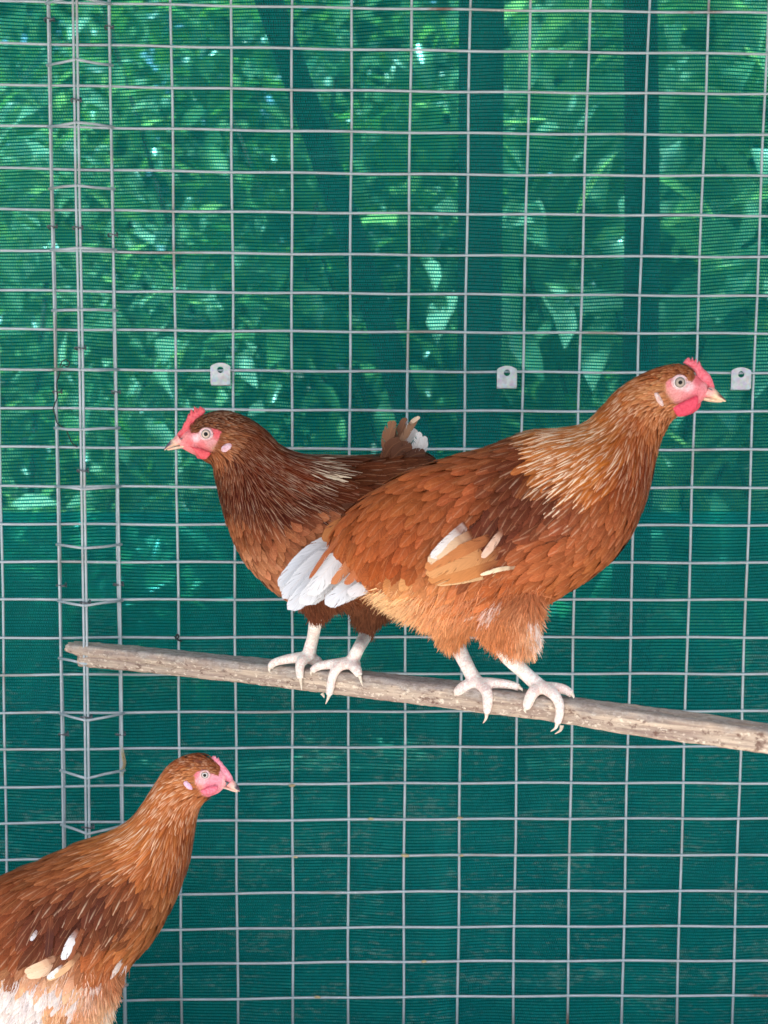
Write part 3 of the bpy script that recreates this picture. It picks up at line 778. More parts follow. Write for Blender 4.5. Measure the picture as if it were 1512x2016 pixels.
def make_hen(S):
    r_ = np.random.default_rng(S['seed'])
    Y = S['Y']; t = empty('hen', S['label'], 'hen', group='brown hens in the run')
    pxm = (Y - CAM[1]) / FPX                              # metres per photo pixel at the hen's plane
    L = Loft(S['secs'], Y, 1, S.get('egg', 0.10), S.get('inset', 0.0032))
    thighs = [Loft(x, Y + dy, 1) for x, dy in S['thighs']]
    # ---- body: one continuous surface with shanks and toes
    parts = [L.closed(90, 40, 0.0015)] + [q.closed(24, 20, 0.001) for q in thighs]
    legs = []
    for P, r in S['tubes']:
        P = np.asarray(P, float); Q = spline(P, 6); rr = cr(np.asarray(r, float)[:, None], np.linspace(0, len(P) - 1, len(Q)))[:, 0]
        parts.append(tube_data(Q, np.maximum(rr * 1.1 + 0.0004, 0.0012), 12)); legs.append((Q, rr))
    ctrl = np.array([(a, b_) for a, b_, _ in S['cols']], float); cval = np.array([lin(c) for *_, c in S['cols']]) * S.get('gain', 1.0)
    body = voxel_body('body', parts, S.get('voxel', 0.0017), t); me = body.data; me.materials.append(M_BODY)
    n = len(me.vertices); co = np.zeros(n * 3, np.float32); me.vertices.foreach_get('co', co); co = co.reshape(-1, 3).astype(float)
    def to_px(P):                                         # px as measured on the hen's own plane
        Q = P.copy(); Q[:, 1] = Y - np.abs(P[:, 1] - Y); a, b_ = proj(Q); return np.stack([a, b_], 1)
    q = to_px(co); C = np.concatenate([idw(ctrl, cval, q[i:i + 20000]) for i in range(0, n, 20000)])
    fm = in_poly(S['face'], q)
    fc = np.array([(a, b_) for a, b_, _ in S['facecols']], float); fv = np.array([lin(c) for *_, c in S['facecols']])
    C[fm] = idw(fc, fv, q[fm], 6.0)
    ld = np.full(n, 9.0); arc = np.zeros(n); cand = np.where(q[:, 1] > S['pinky'] - 110)[0]; pc = co[cand]
    for Q, rr in legs:
        al = 0.0
        for i in range(len(Q) - 1):
            d = seg_dist(pc, Q[i], Q[i + 1]) - max(rr[i], rr[i + 1]); sl_ = np.linalg.norm(Q[i + 1] - Q[i])
            b_ = d < ld[cand]; w_ = cand[b_]; ab = (Q[i + 1] - Q[i]) / (sl_ + 1e-9)
            ld[w_] = d[b_]; arc[w_] = al + np.clip((pc[b_] - Q[i]) @ ab, 0, sl_); al += sl_
    lm = (ld < 0.0016)
    lc = np.array([lin(S['legcol'])]); pk = lin((246, 234, 224))
    nz = np.array([mnoise.noise(Vector(p * 160)) for p in co[lm]])[:, None] if lm.any() else 0
    k = np.clip((q[lm][:, 1:2] - S['pinky']) / 25.0, 0, 1)
    sc2 = np.clip(np.sin(arc[lm] / 0.0034 * 2 * math.pi + 2 * nz[:, 0]) - 0.55, 0, 1)[:, None] * 2.2
    C[lm] = (lc * (1 - k) + pk * k) * (1 + 0.12 * nz) * (1 - sc2 * np.array([[.07, .13, .13]]))
    attr_color(me, 'Col', C)
    # ---- contour feathers
    us, ths = L.sample(S.get('ncand', 26000), r_)
    P, _, _, NRM = L.frame(us, ths); qx = to_px(P)
    sc_pts = np.array([(a[0], a[1]) for a in S['size']], float); sc_val = np.array([a[2:] for a in S['size']], float)
    sz = idw(sc_pts, sc_val, qx, 12); sz[:, 1] *= np.where(sz[:, 1] > 8, 1.12, 1.0); sz[:, 4] *= 1.3; sz[:, 1] *= np.where(sz[:, 1] < 6.5, 0.82, 1.0)                      # length mm, width mm, point 0..1, streak 0..1, lift mm
    ok = ~in_poly(S['face'], qx)
    for e in S.get('bare', ()): ok &= ~in_poly(e, qx)
    us, ths, P, qx, sz, NRM = us[ok], ths[ok], P[ok], qx[ok], sz[ok], NRM[ok]
    kp = poisson(P, np.where(sz[:, 1] < 7.5, sz[:, 1] * 0.46, sz[:, 1] * 0.56) / 1000); us, ths, P, qx, sz, NRM = us[kp], ths[kp], P[kp], qx[kp], sz[kp], NRM[kp]
    fl_pts = np.array([(a, b_) for a, b_, *_ in S['flow']], float); fl_val = np.array([a[2:] for a in S['flow']], float)
    fl_val /= np.linalg.norm(fl_val, axis=1)[:, None]
    flow = idw(fl_pts, fl_val, qx, 20)
    N = len(us)
    C = idw(ctrl, cval, qx + r_.normal(0, S.get('cj', 9), (N, 2)))
    C *= np.exp(r_.normal(0, 0.07, N))[:, None]; C *= np.exp(r_.normal(0, 0.02, (N, 3)))
    for poly, colr, prob in S.get('patches', ()):
        m = in_poly(poly, qx) & (r_.uniform(0, 1, N) < prob); C[m] = lin(colr) * np.exp(r_.normal(0, 0.06, m.sum()))[:, None]
    lj = np.exp(r_.normal(0, 0.12, N))
    wing_m = in_poly(S['wingpoly'], qx)
    streak = np.clip(sz[:, 3] * 2.0 * r_.uniform(0, 1, N) ** 1.8, 0, 1)
    def fm_(name, m): return feather_mesh(name, L, us[m], ths[m], flow[m], sz[m, 0] / 1000 * lj[m], sz[m, 1] / 1000, sz[m, 4] / 1000, C[m], streak[m], np.clip(sz[m, 2], 0, 1), r_)
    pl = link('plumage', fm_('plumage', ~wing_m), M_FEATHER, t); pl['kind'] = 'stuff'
    wings = []
    for sgn in (-1, 1):
        m = wing_m & (np.sign(P[:, 1] - Y) == sgn)
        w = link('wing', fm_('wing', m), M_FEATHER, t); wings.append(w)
    # ---- fluff on belly and thighs
    SP = []; SN = []
    for lf, cnt in [(L, S['nfluff'])] + [(x, S['nfluff'] // 4) for x in thighs]:
        u2, t2 = lf.sample(cnt, r_); p2, _, _, n2 = lf.frame(u2, t2); SP.append(p2); SN.append(n2)
    SP = np.concatenate(SP); SN = np.concatenate(SN); q2 = to_px(SP)
    m = np.zeros(len(SP), bool)
    for poly in S['fluffpoly']: m |= in_poly(poly, q2 + r_.normal(0, 13, q2.shape))
    nb = len(SP)
    SP, SN, q2 = SP[m], SN[m], q2[m]
    f2 = idw(fl_pts, fl_val, q2, 20); D = np.stack([f2[:, 0], np.zeros(len(f2)), -f2[:, 1]], 1)
    D -= SN * (D * SN).sum(1)[:, None] * 0.8
    D += 0.45 * np.array([mnoise.noise_vector(Vector(p * 70)) for p in SP])
    cf = idw(ctrl, cval, q2 + r_.normal(0, 14, q2.shape)) * np.exp(r_.normal(0.16, 0.18, len(q2)))[:, None] * np.array([1.0, 1.22, 1.48])
    for poly, colr, prob in S.get('patches', ()):
        mm = in_poly(poly, q2) & (r_.uniform(0, 1, len(q2)) < prob); cf[mm] = lin(colr) * np.exp(r_.normal(0, 0.06, mm.sum()))[:, None]
    fl = link('fluff', strand_mesh('fluff', SP, D, SN, r_.uniform(0.006, 0.018, len(SP)) * S.get('flen', 1), cf, r_), M_FLUFF, t); fl['kind'] = 'stuff'
    # ---- large feathers
    gu = np.linspace(0.05, L.n - 1.05, 260)[:, None].repeat(90, 1).ravel(); gt = np.tile(np.linspace(0.02, math.pi - .02, 90), 260)
    GP = L.P(gu, gt); GQ = to_px(GP)
    def side_w(px, py): return GP[np.argmin(((GQ - (px, py)) ** 2).sum(1)), 1] - Y
    bw = S['bodyw']
    for pts, w, dy, colr, *k in S['tail']:
        vane('tail_feather', pts, w, Y + dy, colr, t, root=S.get('tailroot', (176, 108, 68)), blend=0.3, **(k[0] if k else {}))
    for sgn, wg in zip((-1, 1), wings):
        for pts, w, dy, colr, *k in S['flight']:
            vane('flight_feather', pts, w, Y, colr, wg, surf=side_w, off=(-0.0012 + dy * .15, 0.0062 + dy * .3), root=S.get('wingroot', (128, 72, 46)), blend=0.55, sgn=sgn, **(k[0] if k else {}))
    # ---- head furniture
    flesh = mat_flesh('comb_flesh', S['flesh'][0], S['flesh'][1])
    sc_, ox, oy = S['headmap']
    hp = lambda pts: [(ox + x / sc_, oy + y / sc_) for x, y in pts]
    pillow('comb', hp(S['comb']), 0.0028, flesh, t, Y)
    hw = S['headw'] / 1000
    wat = mat_flesh('wattle_flesh', S['wat'][0], S['wat'][1])
    pillow('wattle', round_outline(hp(S['wattle'])), 0.0022, wat, t, Y - hw * 0.95)
    pillow('wattle', [(x + S['facing'] * 6, y - 1) for x, y in round_outline(hp(S['wattle']))], 0.0022, wat, t, Y + hw * 0.95)
    lobe = mat_flesh('earlobe_skin', *S['lobecol'])
    def surf_y(px, py):
        uu = np.linspace(0.3, 5, 120)[:, None].repeat(60, 1).ravel(); tt = np.tile(np.linspace(-math.pi, 0, 60), 120)
        pp = L.P(uu, tt); qq = to_px(pp); near = pp[:, 1] < Y
        d = ((qq - (px, py)) ** 2).sum(1) + np.where(near, 0, 1e6); return pp[np.argmin(d), 1]
    lb = hp(S['lobe']); lm_ = np.mean(lb, 0); lb = round_outline([(lm_[0] + (x - lm_[0]) * 1.25, lm_[1] + (y - lm_[1]) * 1.1) for x, y in lb]); lc_ = np.mean(lb, 0); ys1 = surf_y(*lc_)
    pillow('earlobe', lb, 0.0030, lobe, t, ys1 - .0004); pillow('earlobe', lb, 0.0030, lobe, t, 2 * Y - ys1 + .0004)
    ex, ey, ip, ii, ro = S['eye']; ex, ey = ox + ex / sc_, oy + ey / sc_
    me_ = mat_eye('hen_eye', S['iris'], (ip / sc_ * pxm, ii / sc_ * pxm))
    ys2 = surf_y(ex, ey); lidm = mat_flesh('eyelid_skin', (224, 170, 172), (240, 205, 205))
    eye(t, Y, ex, ey, 0, 0, ro / sc_ * pxm, me_, ys2 + 0.0012, lidm, -1); eye(t, Y, ex, ey, 0, 0, ro / sc_ * pxm, me_, 2 * Y - ys2 - 0.0012, lidm, 1)
    beak(t, Y, [(hp([a])[0], hp([b_])[0]) for a, b_ in S['ubeak']], [(hp([a])[0], hp([b_])[0]) for a, b_ in S['lbeak']], S['beakdark'], S['beakpale'], S['beakw'])
    # nostrils
    nx_, ny_ = hp([S['nostril']])[0]
    for sgn in (-1, 1):
        P0 = unproj(nx_, ny_, Y + sgn * S['beakw'] / 1000 * 0.93)
        pt = [P0 + np.array([S['facing'] * 0.0022 * a, 0, -0.0012 * a]) for a in (-1, 0, 1)]
        tube('nostril', pt, [0.0003, 0.0007, 0.0003], M_CLIPRING, t, 6)
    for P, r in S['claws']:
        Q = spline(P, 5); tube('claw', Q, np.linspace(r, 0.0003, len(Q)), M_CLAW, t, 8)
    print('hen', S['label'][:20], 'feathers', N, 'strands', len(SP), 'verts', n)
    return t

# depth of the hens' planes from where their feet stand
def perch_axis_y(px, py): return perch_pt(float(px), float(py), 0.0)[1]
FR = 0.0205                                   # distance of a toe's centre line in front of the perch axis plane
YA = 0.5 * (perch_axis_y(940, 1345) + perch_axis_y(1066, 1356)) ; YB = 0.5 * (perch_axis_y(611, 1300) + perch_axis_y(690, 1310)); YC = -0.235
print('planes', YA, YB, YC, 'perch len', PLEN, 'PL', PL, 'PR', PR)
def pp(px, py, off): return perch_pt(float(px), float(py), off)
def toe(pts): return [pp(*q) for q in pts]

# ---- hen on the right (A), facing right
A_near = [unproj(965., 1235., YA - 0.030), unproj(996., 1288., YA - 0.026), pp(1030, 1322, 0.004), pp(1056, 1346, 0.002), pp(1068, 1357, 0.003)]
A_far = [unproj(878., 1225., YA + 0.030), unproj(903., 1278., YA + 0.03), pp(920, 1312, 0.004), pp(934, 1338, 0.002), pp(944, 1350, 0.003)]
A_toes = [toe(q) for q in (
    [(1062, 1352, 0.004), (1047, 1367, FR * .95), (1039, 1386, FR), (1036, 1395, FR)],
    [(1066, 1352, 0.004), (1087, 1364, FR * .8), (1100, 1383, FR), (1102, 1404, FR), (1097, 1424, FR)],
    [(1066, 1354, 0.002), (1093, 1355, 0.004), (1112, 1358, 0.004), (1126, 1367, 0.006)],
    [(1060, 1352, -0.004), (1052, 1356, -0.018), (1056, 1372, -FR)],
    [(940, 1342, 0.004), (915, 1351, FR * .7), (902, 1361, FR), (898, 1365, FR)],
    [(942, 1344, 0.004), (958, 1362, FR * .8), (960, 1386, FR), (958, 1404, FR)],
    [(942, 1346, 0.0), (962, 1345, 0.004), (987, 1346, 0.004), (1008, 1349, 0.004), (1022, 1354, 0.005)],
    [(936, 1344, -0.004), (928, 1348, -0.018), (930, 1364, -FR)])]
tr = [0.0062, 0.0056, 0.0047, 0.0040, 0.0036]
A_tubes = [(A_near, [0.0085, 0.0078, 0.0070, 0.0074, 0.0078]), (A_far, [0.0085, 0.0078, 0.0070, 0.0074, 0.0078])] + [(p, tr[:len(p) - 1] + [0.0034]) for p in A_toes]
A_claws = [(toe(q), 0.0026) for q in ([(1037, 1394, FR), (1033, 1398, FR + .002), (1036, 1404, FR + .001)], [(1097, 1423, FR), (1094, 1433, FR + .001), (1084, 1440, FR)], [(1125, 1366, .006), (1129, 1371, .007), (1129, 1375, .008)],
    [(899, 1364, FR), (896, 1366, FR + .002), (896, 1371, FR + .001)], [(958, 1403, FR), (957, 1414, FR + .001), (951, 1424, FR)], [(1021, 1353, .005), (1027, 1357, .006), (1029, 1361, .007)], [(1106, 1428, -.01), (1103, 1438, -.008), (1092, 1445, -.004)])]
HEN_A = dict(seed=11, gain=np.array([1.05, .92, .78]), Y=YA, label='largest hen, orange-brown with white tail, standing on the perch facing right', facing=1,
    secs=[((1394, 752), (1392, 786), 7), ((1374, 738), (1376, 798), 12.5), ((1345, 718), (1352, 810), 16), ((1305, 721), (1328, 822), 17.5), ((1262, 737), (1313, 842), 20), ((1218, 764), (1300, 872), 26), ((1182, 800), (1291, 908), 35),
          ((1148, 832), (1281, 950), 47), ((1100, 843), (1266, 1002), 58), ((1030, 850), (1236, 1066), 66), ((955, 880), (1185, 1122), 71), ((880, 902), (1095, 1180), 74), ((805, 928), (990, 1222), 74), ((735, 968), (880, 1232), 70),
          ((683, 1010), (805, 1208), 58), ((655, 1045), (752, 1178), 42), ((650, 1075), (722, 1142), 26), ((660, 1098), (700, 1120), 10)],
    thighs=[([((1060, 1110), (960, 1130), 26), ((1062, 1180), (945, 1200), 27), ((1055, 1230), (952, 1236), 21), ((1052, 1258), (975, 1258), 13), ((1044, 1276), (1000, 1276), 7)], -0.030),
            ([((960, 1120), (860, 1130), 26), ((955, 1190), (850, 1190), 26), ((935, 1222), (858, 1222), 19), ((915, 1246), (872, 1248), 13), ((905, 1262), (884, 1264), 8)], 0.030)],
    tubes=A_tubes, claws=A_claws, legcol=(250, 245, 235), pinky=1330,
    cols=[(1298, 764, (205, 152, 108)), (1310, 786, (196, 138, 104)), (1300, 800, (190, 126, 84)), (1290, 735, (150, 80, 42)), (1345, 722, (150, 84, 48)), (1220, 775, (168, 98, 48)), (1260, 840, (150, 80, 38)), (1180, 830, (196, 126, 66)), (1120, 885, (194, 124, 66)), (1100, 905, (184, 114, 60)), (1190, 905, (184, 110, 46)), (1310, 840, (172, 108, 68)), (1288, 905, (110, 50, 26)), (1240, 930, (125, 62, 32)),
          (1262, 970, (122, 68, 44)), (1230, 1040, (150, 90, 60)), (1170, 1105, (165, 100, 62)), (1100, 960, (98, 52, 36)), (1040, 960, (94, 50, 36)), (1000, 1020, (90, 48, 36)), (960, 1060, (98, 52, 36)), (1040, 900, (104, 56, 38)), (1050, 1030, (100, 54, 38)), (980, 890, (146, 86, 56)), (900, 920, (156, 88, 54)), (930, 980, (158, 90, 56)),
          (820, 960, (160, 92, 54)), (740, 1020, (162, 90, 52)), (690, 1060, (166, 96, 58)), (780, 1090, (146, 76, 38)), (840, 1040, (156, 86, 50)), (730, 1130, (160, 92, 55)), (1080, 1080, (166, 98, 64)), (1120, 1000, (130, 76, 54)), (1150, 1050, (150, 88, 58)), (1000, 1150, (165, 94, 56)), (940, 1180, (192, 122, 80)), (860, 1180, (206, 142, 98)), (790, 1190, (222, 172, 122)),
          (760, 1175, (228, 184, 134)), (850, 1235, (216, 150, 100)), (1000, 1240, (186, 112, 66)), (940, 1250, (196, 124, 76)), (1045, 1240, (214, 160, 120)), (1060, 1190, (184, 112, 70)), (1080, 1160, (172, 104, 66))],
    size=[(1300, 740, 9, 3.6, .4, .05, .7), (1340, 725, 6, 3, .4, .05, .5), (1230, 780, 18, 4, .7, .25, 1.0), (1270, 840, 17, 4, .7, .06, 1.0), (1310, 830, 9, 3.6, .6, .1, 1), (1190, 830, 30, 5, .85, .75, 1.4), (1140, 870, 40, 5.6, .9, 1.6, 1.5), (1100, 900, 36, 6.5, .85, 1.5, 1.6), (1220, 880, 36, 5.6, .85, .4, 1.4), (1270, 900, 28, 7, .5, .1, 1.4),
          (1240, 980, 22, 10, .2, .05, 1.2), (1210, 1060, 22, 12, .12, .03, 1.3), (1150, 1110, 24, 13, .15, .03, 1.5), (1060, 900, 30, 12, .2, .06, 2.0), (1020, 980, 26, 13, .1, .05, 2.2), (980, 1040, 28, 14, .1, .05, 2.4), (940, 900, 32, 13, .15, .03, 2.4), (860, 960, 34, 14, .12, .02, 2.8), (780, 1020, 38, 14, .15, .02, 3), (720, 1060, 38, 13, .2, .02, 2.8), (780, 1110, 32, 15, .12, .02, 3),
          (1080, 1080, 34, 15, .3, .06, 2.6), (1000, 1160, 34, 13, .5, .08, 2.6), (900, 1180, 34, 12, .6, .08, 2.6), (800, 1190, 26, 9, .8, .1, 2.4), (900, 1240, 30, 10, .8, .1, 2.5)],
    flow=[(1345, 725, -1, -.2), (1300, 740, -1, .25), (1220, 800, -.65, .8), (1275, 870, -.3, 1), (1130, 880, -1, .5), (1200, 900, -.75, .75), (1060, 855, -1, .1), (1255, 970, -.35, 1), (1215, 1060, -.55, .9), (1150, 1120, -.9, .55), (1040, 960, -.55, .9), (980, 1030, -.55, 1), (950, 900, -1, .4), (850, 930, -.9, .6), (800, 1000, -.6, .9), (700, 1030, -.55, .95), (780, 1110, -.4, 1), (880, 1050, -.55, .9),
          (1080, 1080, -1, .45), (1000, 1170, -.8, .7), (900, 1220, -.6, 1), (780, 1180, -1, .6), (1045, 1240, .08, 1), (1000, 1250, -.2, 1), (930, 1250, -.3, 1)],
    wingpoly=[(1130, 930), (1060, 905), (985, 925), (935, 990), (918, 1040), (838, 1100), (828, 1140), (860, 1160), (1015, 1125), (1090, 1050), (1140, 990)],
    patches=[([(1040, 1205), (1056, 1205), (1058, 1265), (1045, 1260)], (244, 226, 214), .75), ([(955, 1185), (1000, 1170), (985, 1205), (955, 1215)], (238, 208, 190), .6), ([(742, 1165), (800, 1195), (860, 1240), (830, 1250), (745, 1185)], (230, 190, 140), .6)],
    nfluff=36000, flen=1.2, fluffpoly=[[(742, 1150), (800, 1165), (870, 1170), (960, 1150), (1050, 1150), (1075, 1185), (1070, 1330), (850, 1330), (760, 1230)]], ncand=26000, bodyw=0.073,
    tail=[([(676, 1052), (612, 1090), (548, 1154)], 46, 0.016, (206, 211, 220)), ([(684, 1066), (618, 1112), (556, 1178)], 46, 0.004, (212, 216, 224)), ([(690, 1080), (634, 1130), (566, 1200)], 46, -0.006, (208, 212, 220)), ([(694, 1082), (646, 1130), (590, 1188)], 46, -0.015, (214, 217, 224)), ([(696, 1072), (655, 1108), (606, 1172)], 44, -0.024, (216, 217, 222)),
          ([(722, 1100), (690, 1150), (640, 1190)], 42, -0.026, (210, 214, 222)), ([(734, 1110), (706, 1148), (658, 1184)], 38, -0.018, (202, 207, 216)), ([(736, 1122), (716, 1152), (684, 1168)], 30, -0.034, (212, 210, 214)), ([(682, 1046), (646, 1084), (608, 1140)], 11, -0.029, (160, 92, 58)), ([(704, 1076), (684, 1112), (652, 1150)], 22, -0.036, (190, 122, 82)), ([(716, 1092), (704, 1122), (678, 1150)], 20, -0.042, (180, 108, 70)),
          ([(694, 1018), (655, 1040), (637, 1066)], 28, -0.008, (168, 108, 64)), ([(676, 1056), (612, 1096), (552, 1164)], 44, 0.032, (206, 211, 220)), ([(700, 1096), (650, 1140), (600, 1186)], 44, 0.022, (206, 211, 220))],
    flight=[([(1012, 1116), (935, 1136), (856, 1150)], 15, .004, (222, 184, 138)), ([(1000, 1098), (925, 1122), (842, 1142)], 34, .007, (196, 130, 78)), ([(992, 1078), (915, 1104), (838, 1130)], 36, .009, (206, 148, 98)), ([(968, 1058), (905, 1088), (836, 1118)], 36, .011, (192, 124, 76)), ([(930, 1050), (890, 1078), (842, 1106)], 34, .013, (222, 190, 158)), ([(918, 1030), (884, 1064), (848, 1098)], 25, .015, (226, 220, 218)),
            ([(990, 1040), (968, 1072), (948, 1098)], 16, .013, (226, 190, 168)), ([(1020, 1116), (985, 1120), (945, 1132)], 9, .010, (246, 224, 190))],
    flesh=((232, 92, 110), (246, 138, 150)), wat=((222, 60, 88), (238, 84, 108)), lobecol=((220, 178, 166), (236, 214, 210)), headmap=(7.56, 1250, 690), headw=16,
    comb=[(715, 185), (745, 140), (800, 95), (815, 125), (835, 150), (855, 85), (878, 160), (915, 110), (925, 185), (962, 155), (990, 230), (1020, 270), (1110, 350), (1150, 430), (1180, 520), (1192, 590), (1100, 560), (1040, 530), (960, 520), (930, 440), (900, 340), (850, 270), (790, 230)],
    wattle=[(565, 830), (700, 770), (850, 700), (930, 670), (945, 740), (930, 830), (890, 890), (800, 950), (690, 985), (640, 980), (595, 925)], lobe=[(305, 650), (345, 640), (380, 700), (412, 770), (405, 825), (360, 810), (318, 745)],
    eye=(665, 475, 31, 70, 96), iris=(176, 160, 146), ubeak=[((1110, 520), (1000, 690)), ((1190, 570), (1110, 714)), ((1262, 640), (1200, 742)), ((1314, 695), (1280, 758)), ((1355, 738), (1350, 765))], lbeak=[((1010, 690), (1010, 745)), ((1120, 700), (1110, 765)), ((1220, 722), (1210, 775)), ((1300, 745), (1295, 772))],
    beakdark=(112, 62, 48), beakpale=(230, 202, 168), beakw=7.5, nostril=(1120, 575),
    face=[(1310, 772), (1312, 752), (1324, 742), (1345, 741), (1362, 752), (1368, 745), (1372, 720), (1440, 720), (1440, 800), (1385, 800), (1355, 792), (1330, 796), (1320, 786)],
    facecols=[(1338, 753, (238, 206, 208)), (1355, 762, (240, 205, 208)), (1316, 755, (232, 138, 138)), (1330, 775, (226, 150, 146)), (1350, 780, (222, 128, 130)), (1370, 775, (232, 120, 130)), (1385, 765, (236, 140, 146)), (1395, 760, (240, 170, 168)), (1300, 775, (206, 150, 110)), (1312, 790, (196, 132, 100)), (1375, 750, (230, 110, 120))],
    bare=[[(1370, 700), (1450, 700), (1450, 830), (1362, 815), (1345, 800), (1390, 780)]])

# ---- hen behind it (B), facing left
B_1 = [unproj(632., 1185., YB - 0.026), unproj(622., 1222., YB - 0.022), pp(616, 1255, 0.003), pp(610, 1280, 0.002), pp(609, 1297, 0.003)]
B_2 = [unproj(735., 1215., YB + 0.024), unproj(718., 1254., YB + 0.02), pp(706, 1276, 0.003), pp(697, 1294, 0.002), pp(692, 1307, 0.003)]
B_toes = [toe(q) for q in (
    [(608, 1294, 0.003), (585, 1295, 0.008), (559, 1299, 0.013), (539, 1305, FR * .9), (531, 1314, FR)],
    [(607, 1294, 0.004), (594, 1302, FR * .75), (590, 1316, FR), (591, 1336, FR)],
    [(610, 1296, 0.0), (624, 1302, -0.006), (632, 1310, -0.016)],
    [(690, 1304, 0.004), (670, 1306, 0.012), (640, 1309, FR * .8), (622, 1314, FR), (615, 1321, FR)],
    [(690, 1305, 0.004), (669, 1311, FR * .75), (656, 1328, FR), (650, 1356, FR), (648, 1369, FR)],
    [(692, 1306, 0.003), (701, 1317, FR * .8), (708, 1331, FR)],
    [(694, 1304, -0.004), (700, 1308, -0.016), (700, 1322, -FR)])]
B_tubes = [(B_1, [.0075, .0070, .0064, .0070, .0078]), (B_2, [.0075, .0070, .0064, .0070, .0078])] + [(p, tr[:len(p) - 1] + [0.0034]) for p in B_toes]
B_claws = [(toe(q), .0025) for q in ([(531, 1313, FR), (530, 1319, FR + .001), (532, 1325, FR)], [(591, 1335, FR), (593, 1347, FR), (594, 1359, FR)], [(616, 1320, FR), (612, 1324, FR + .001), (613, 1330, FR)], [(648, 1368, FR), (645, 1377, FR), (641, 1386, FR - .002)], [(708, 1330, FR), (711, 1341, FR), (714, 1351, FR)], [(634, 1365, -.004), (637, 1370, -.004), (638, 1374, -.004)])]
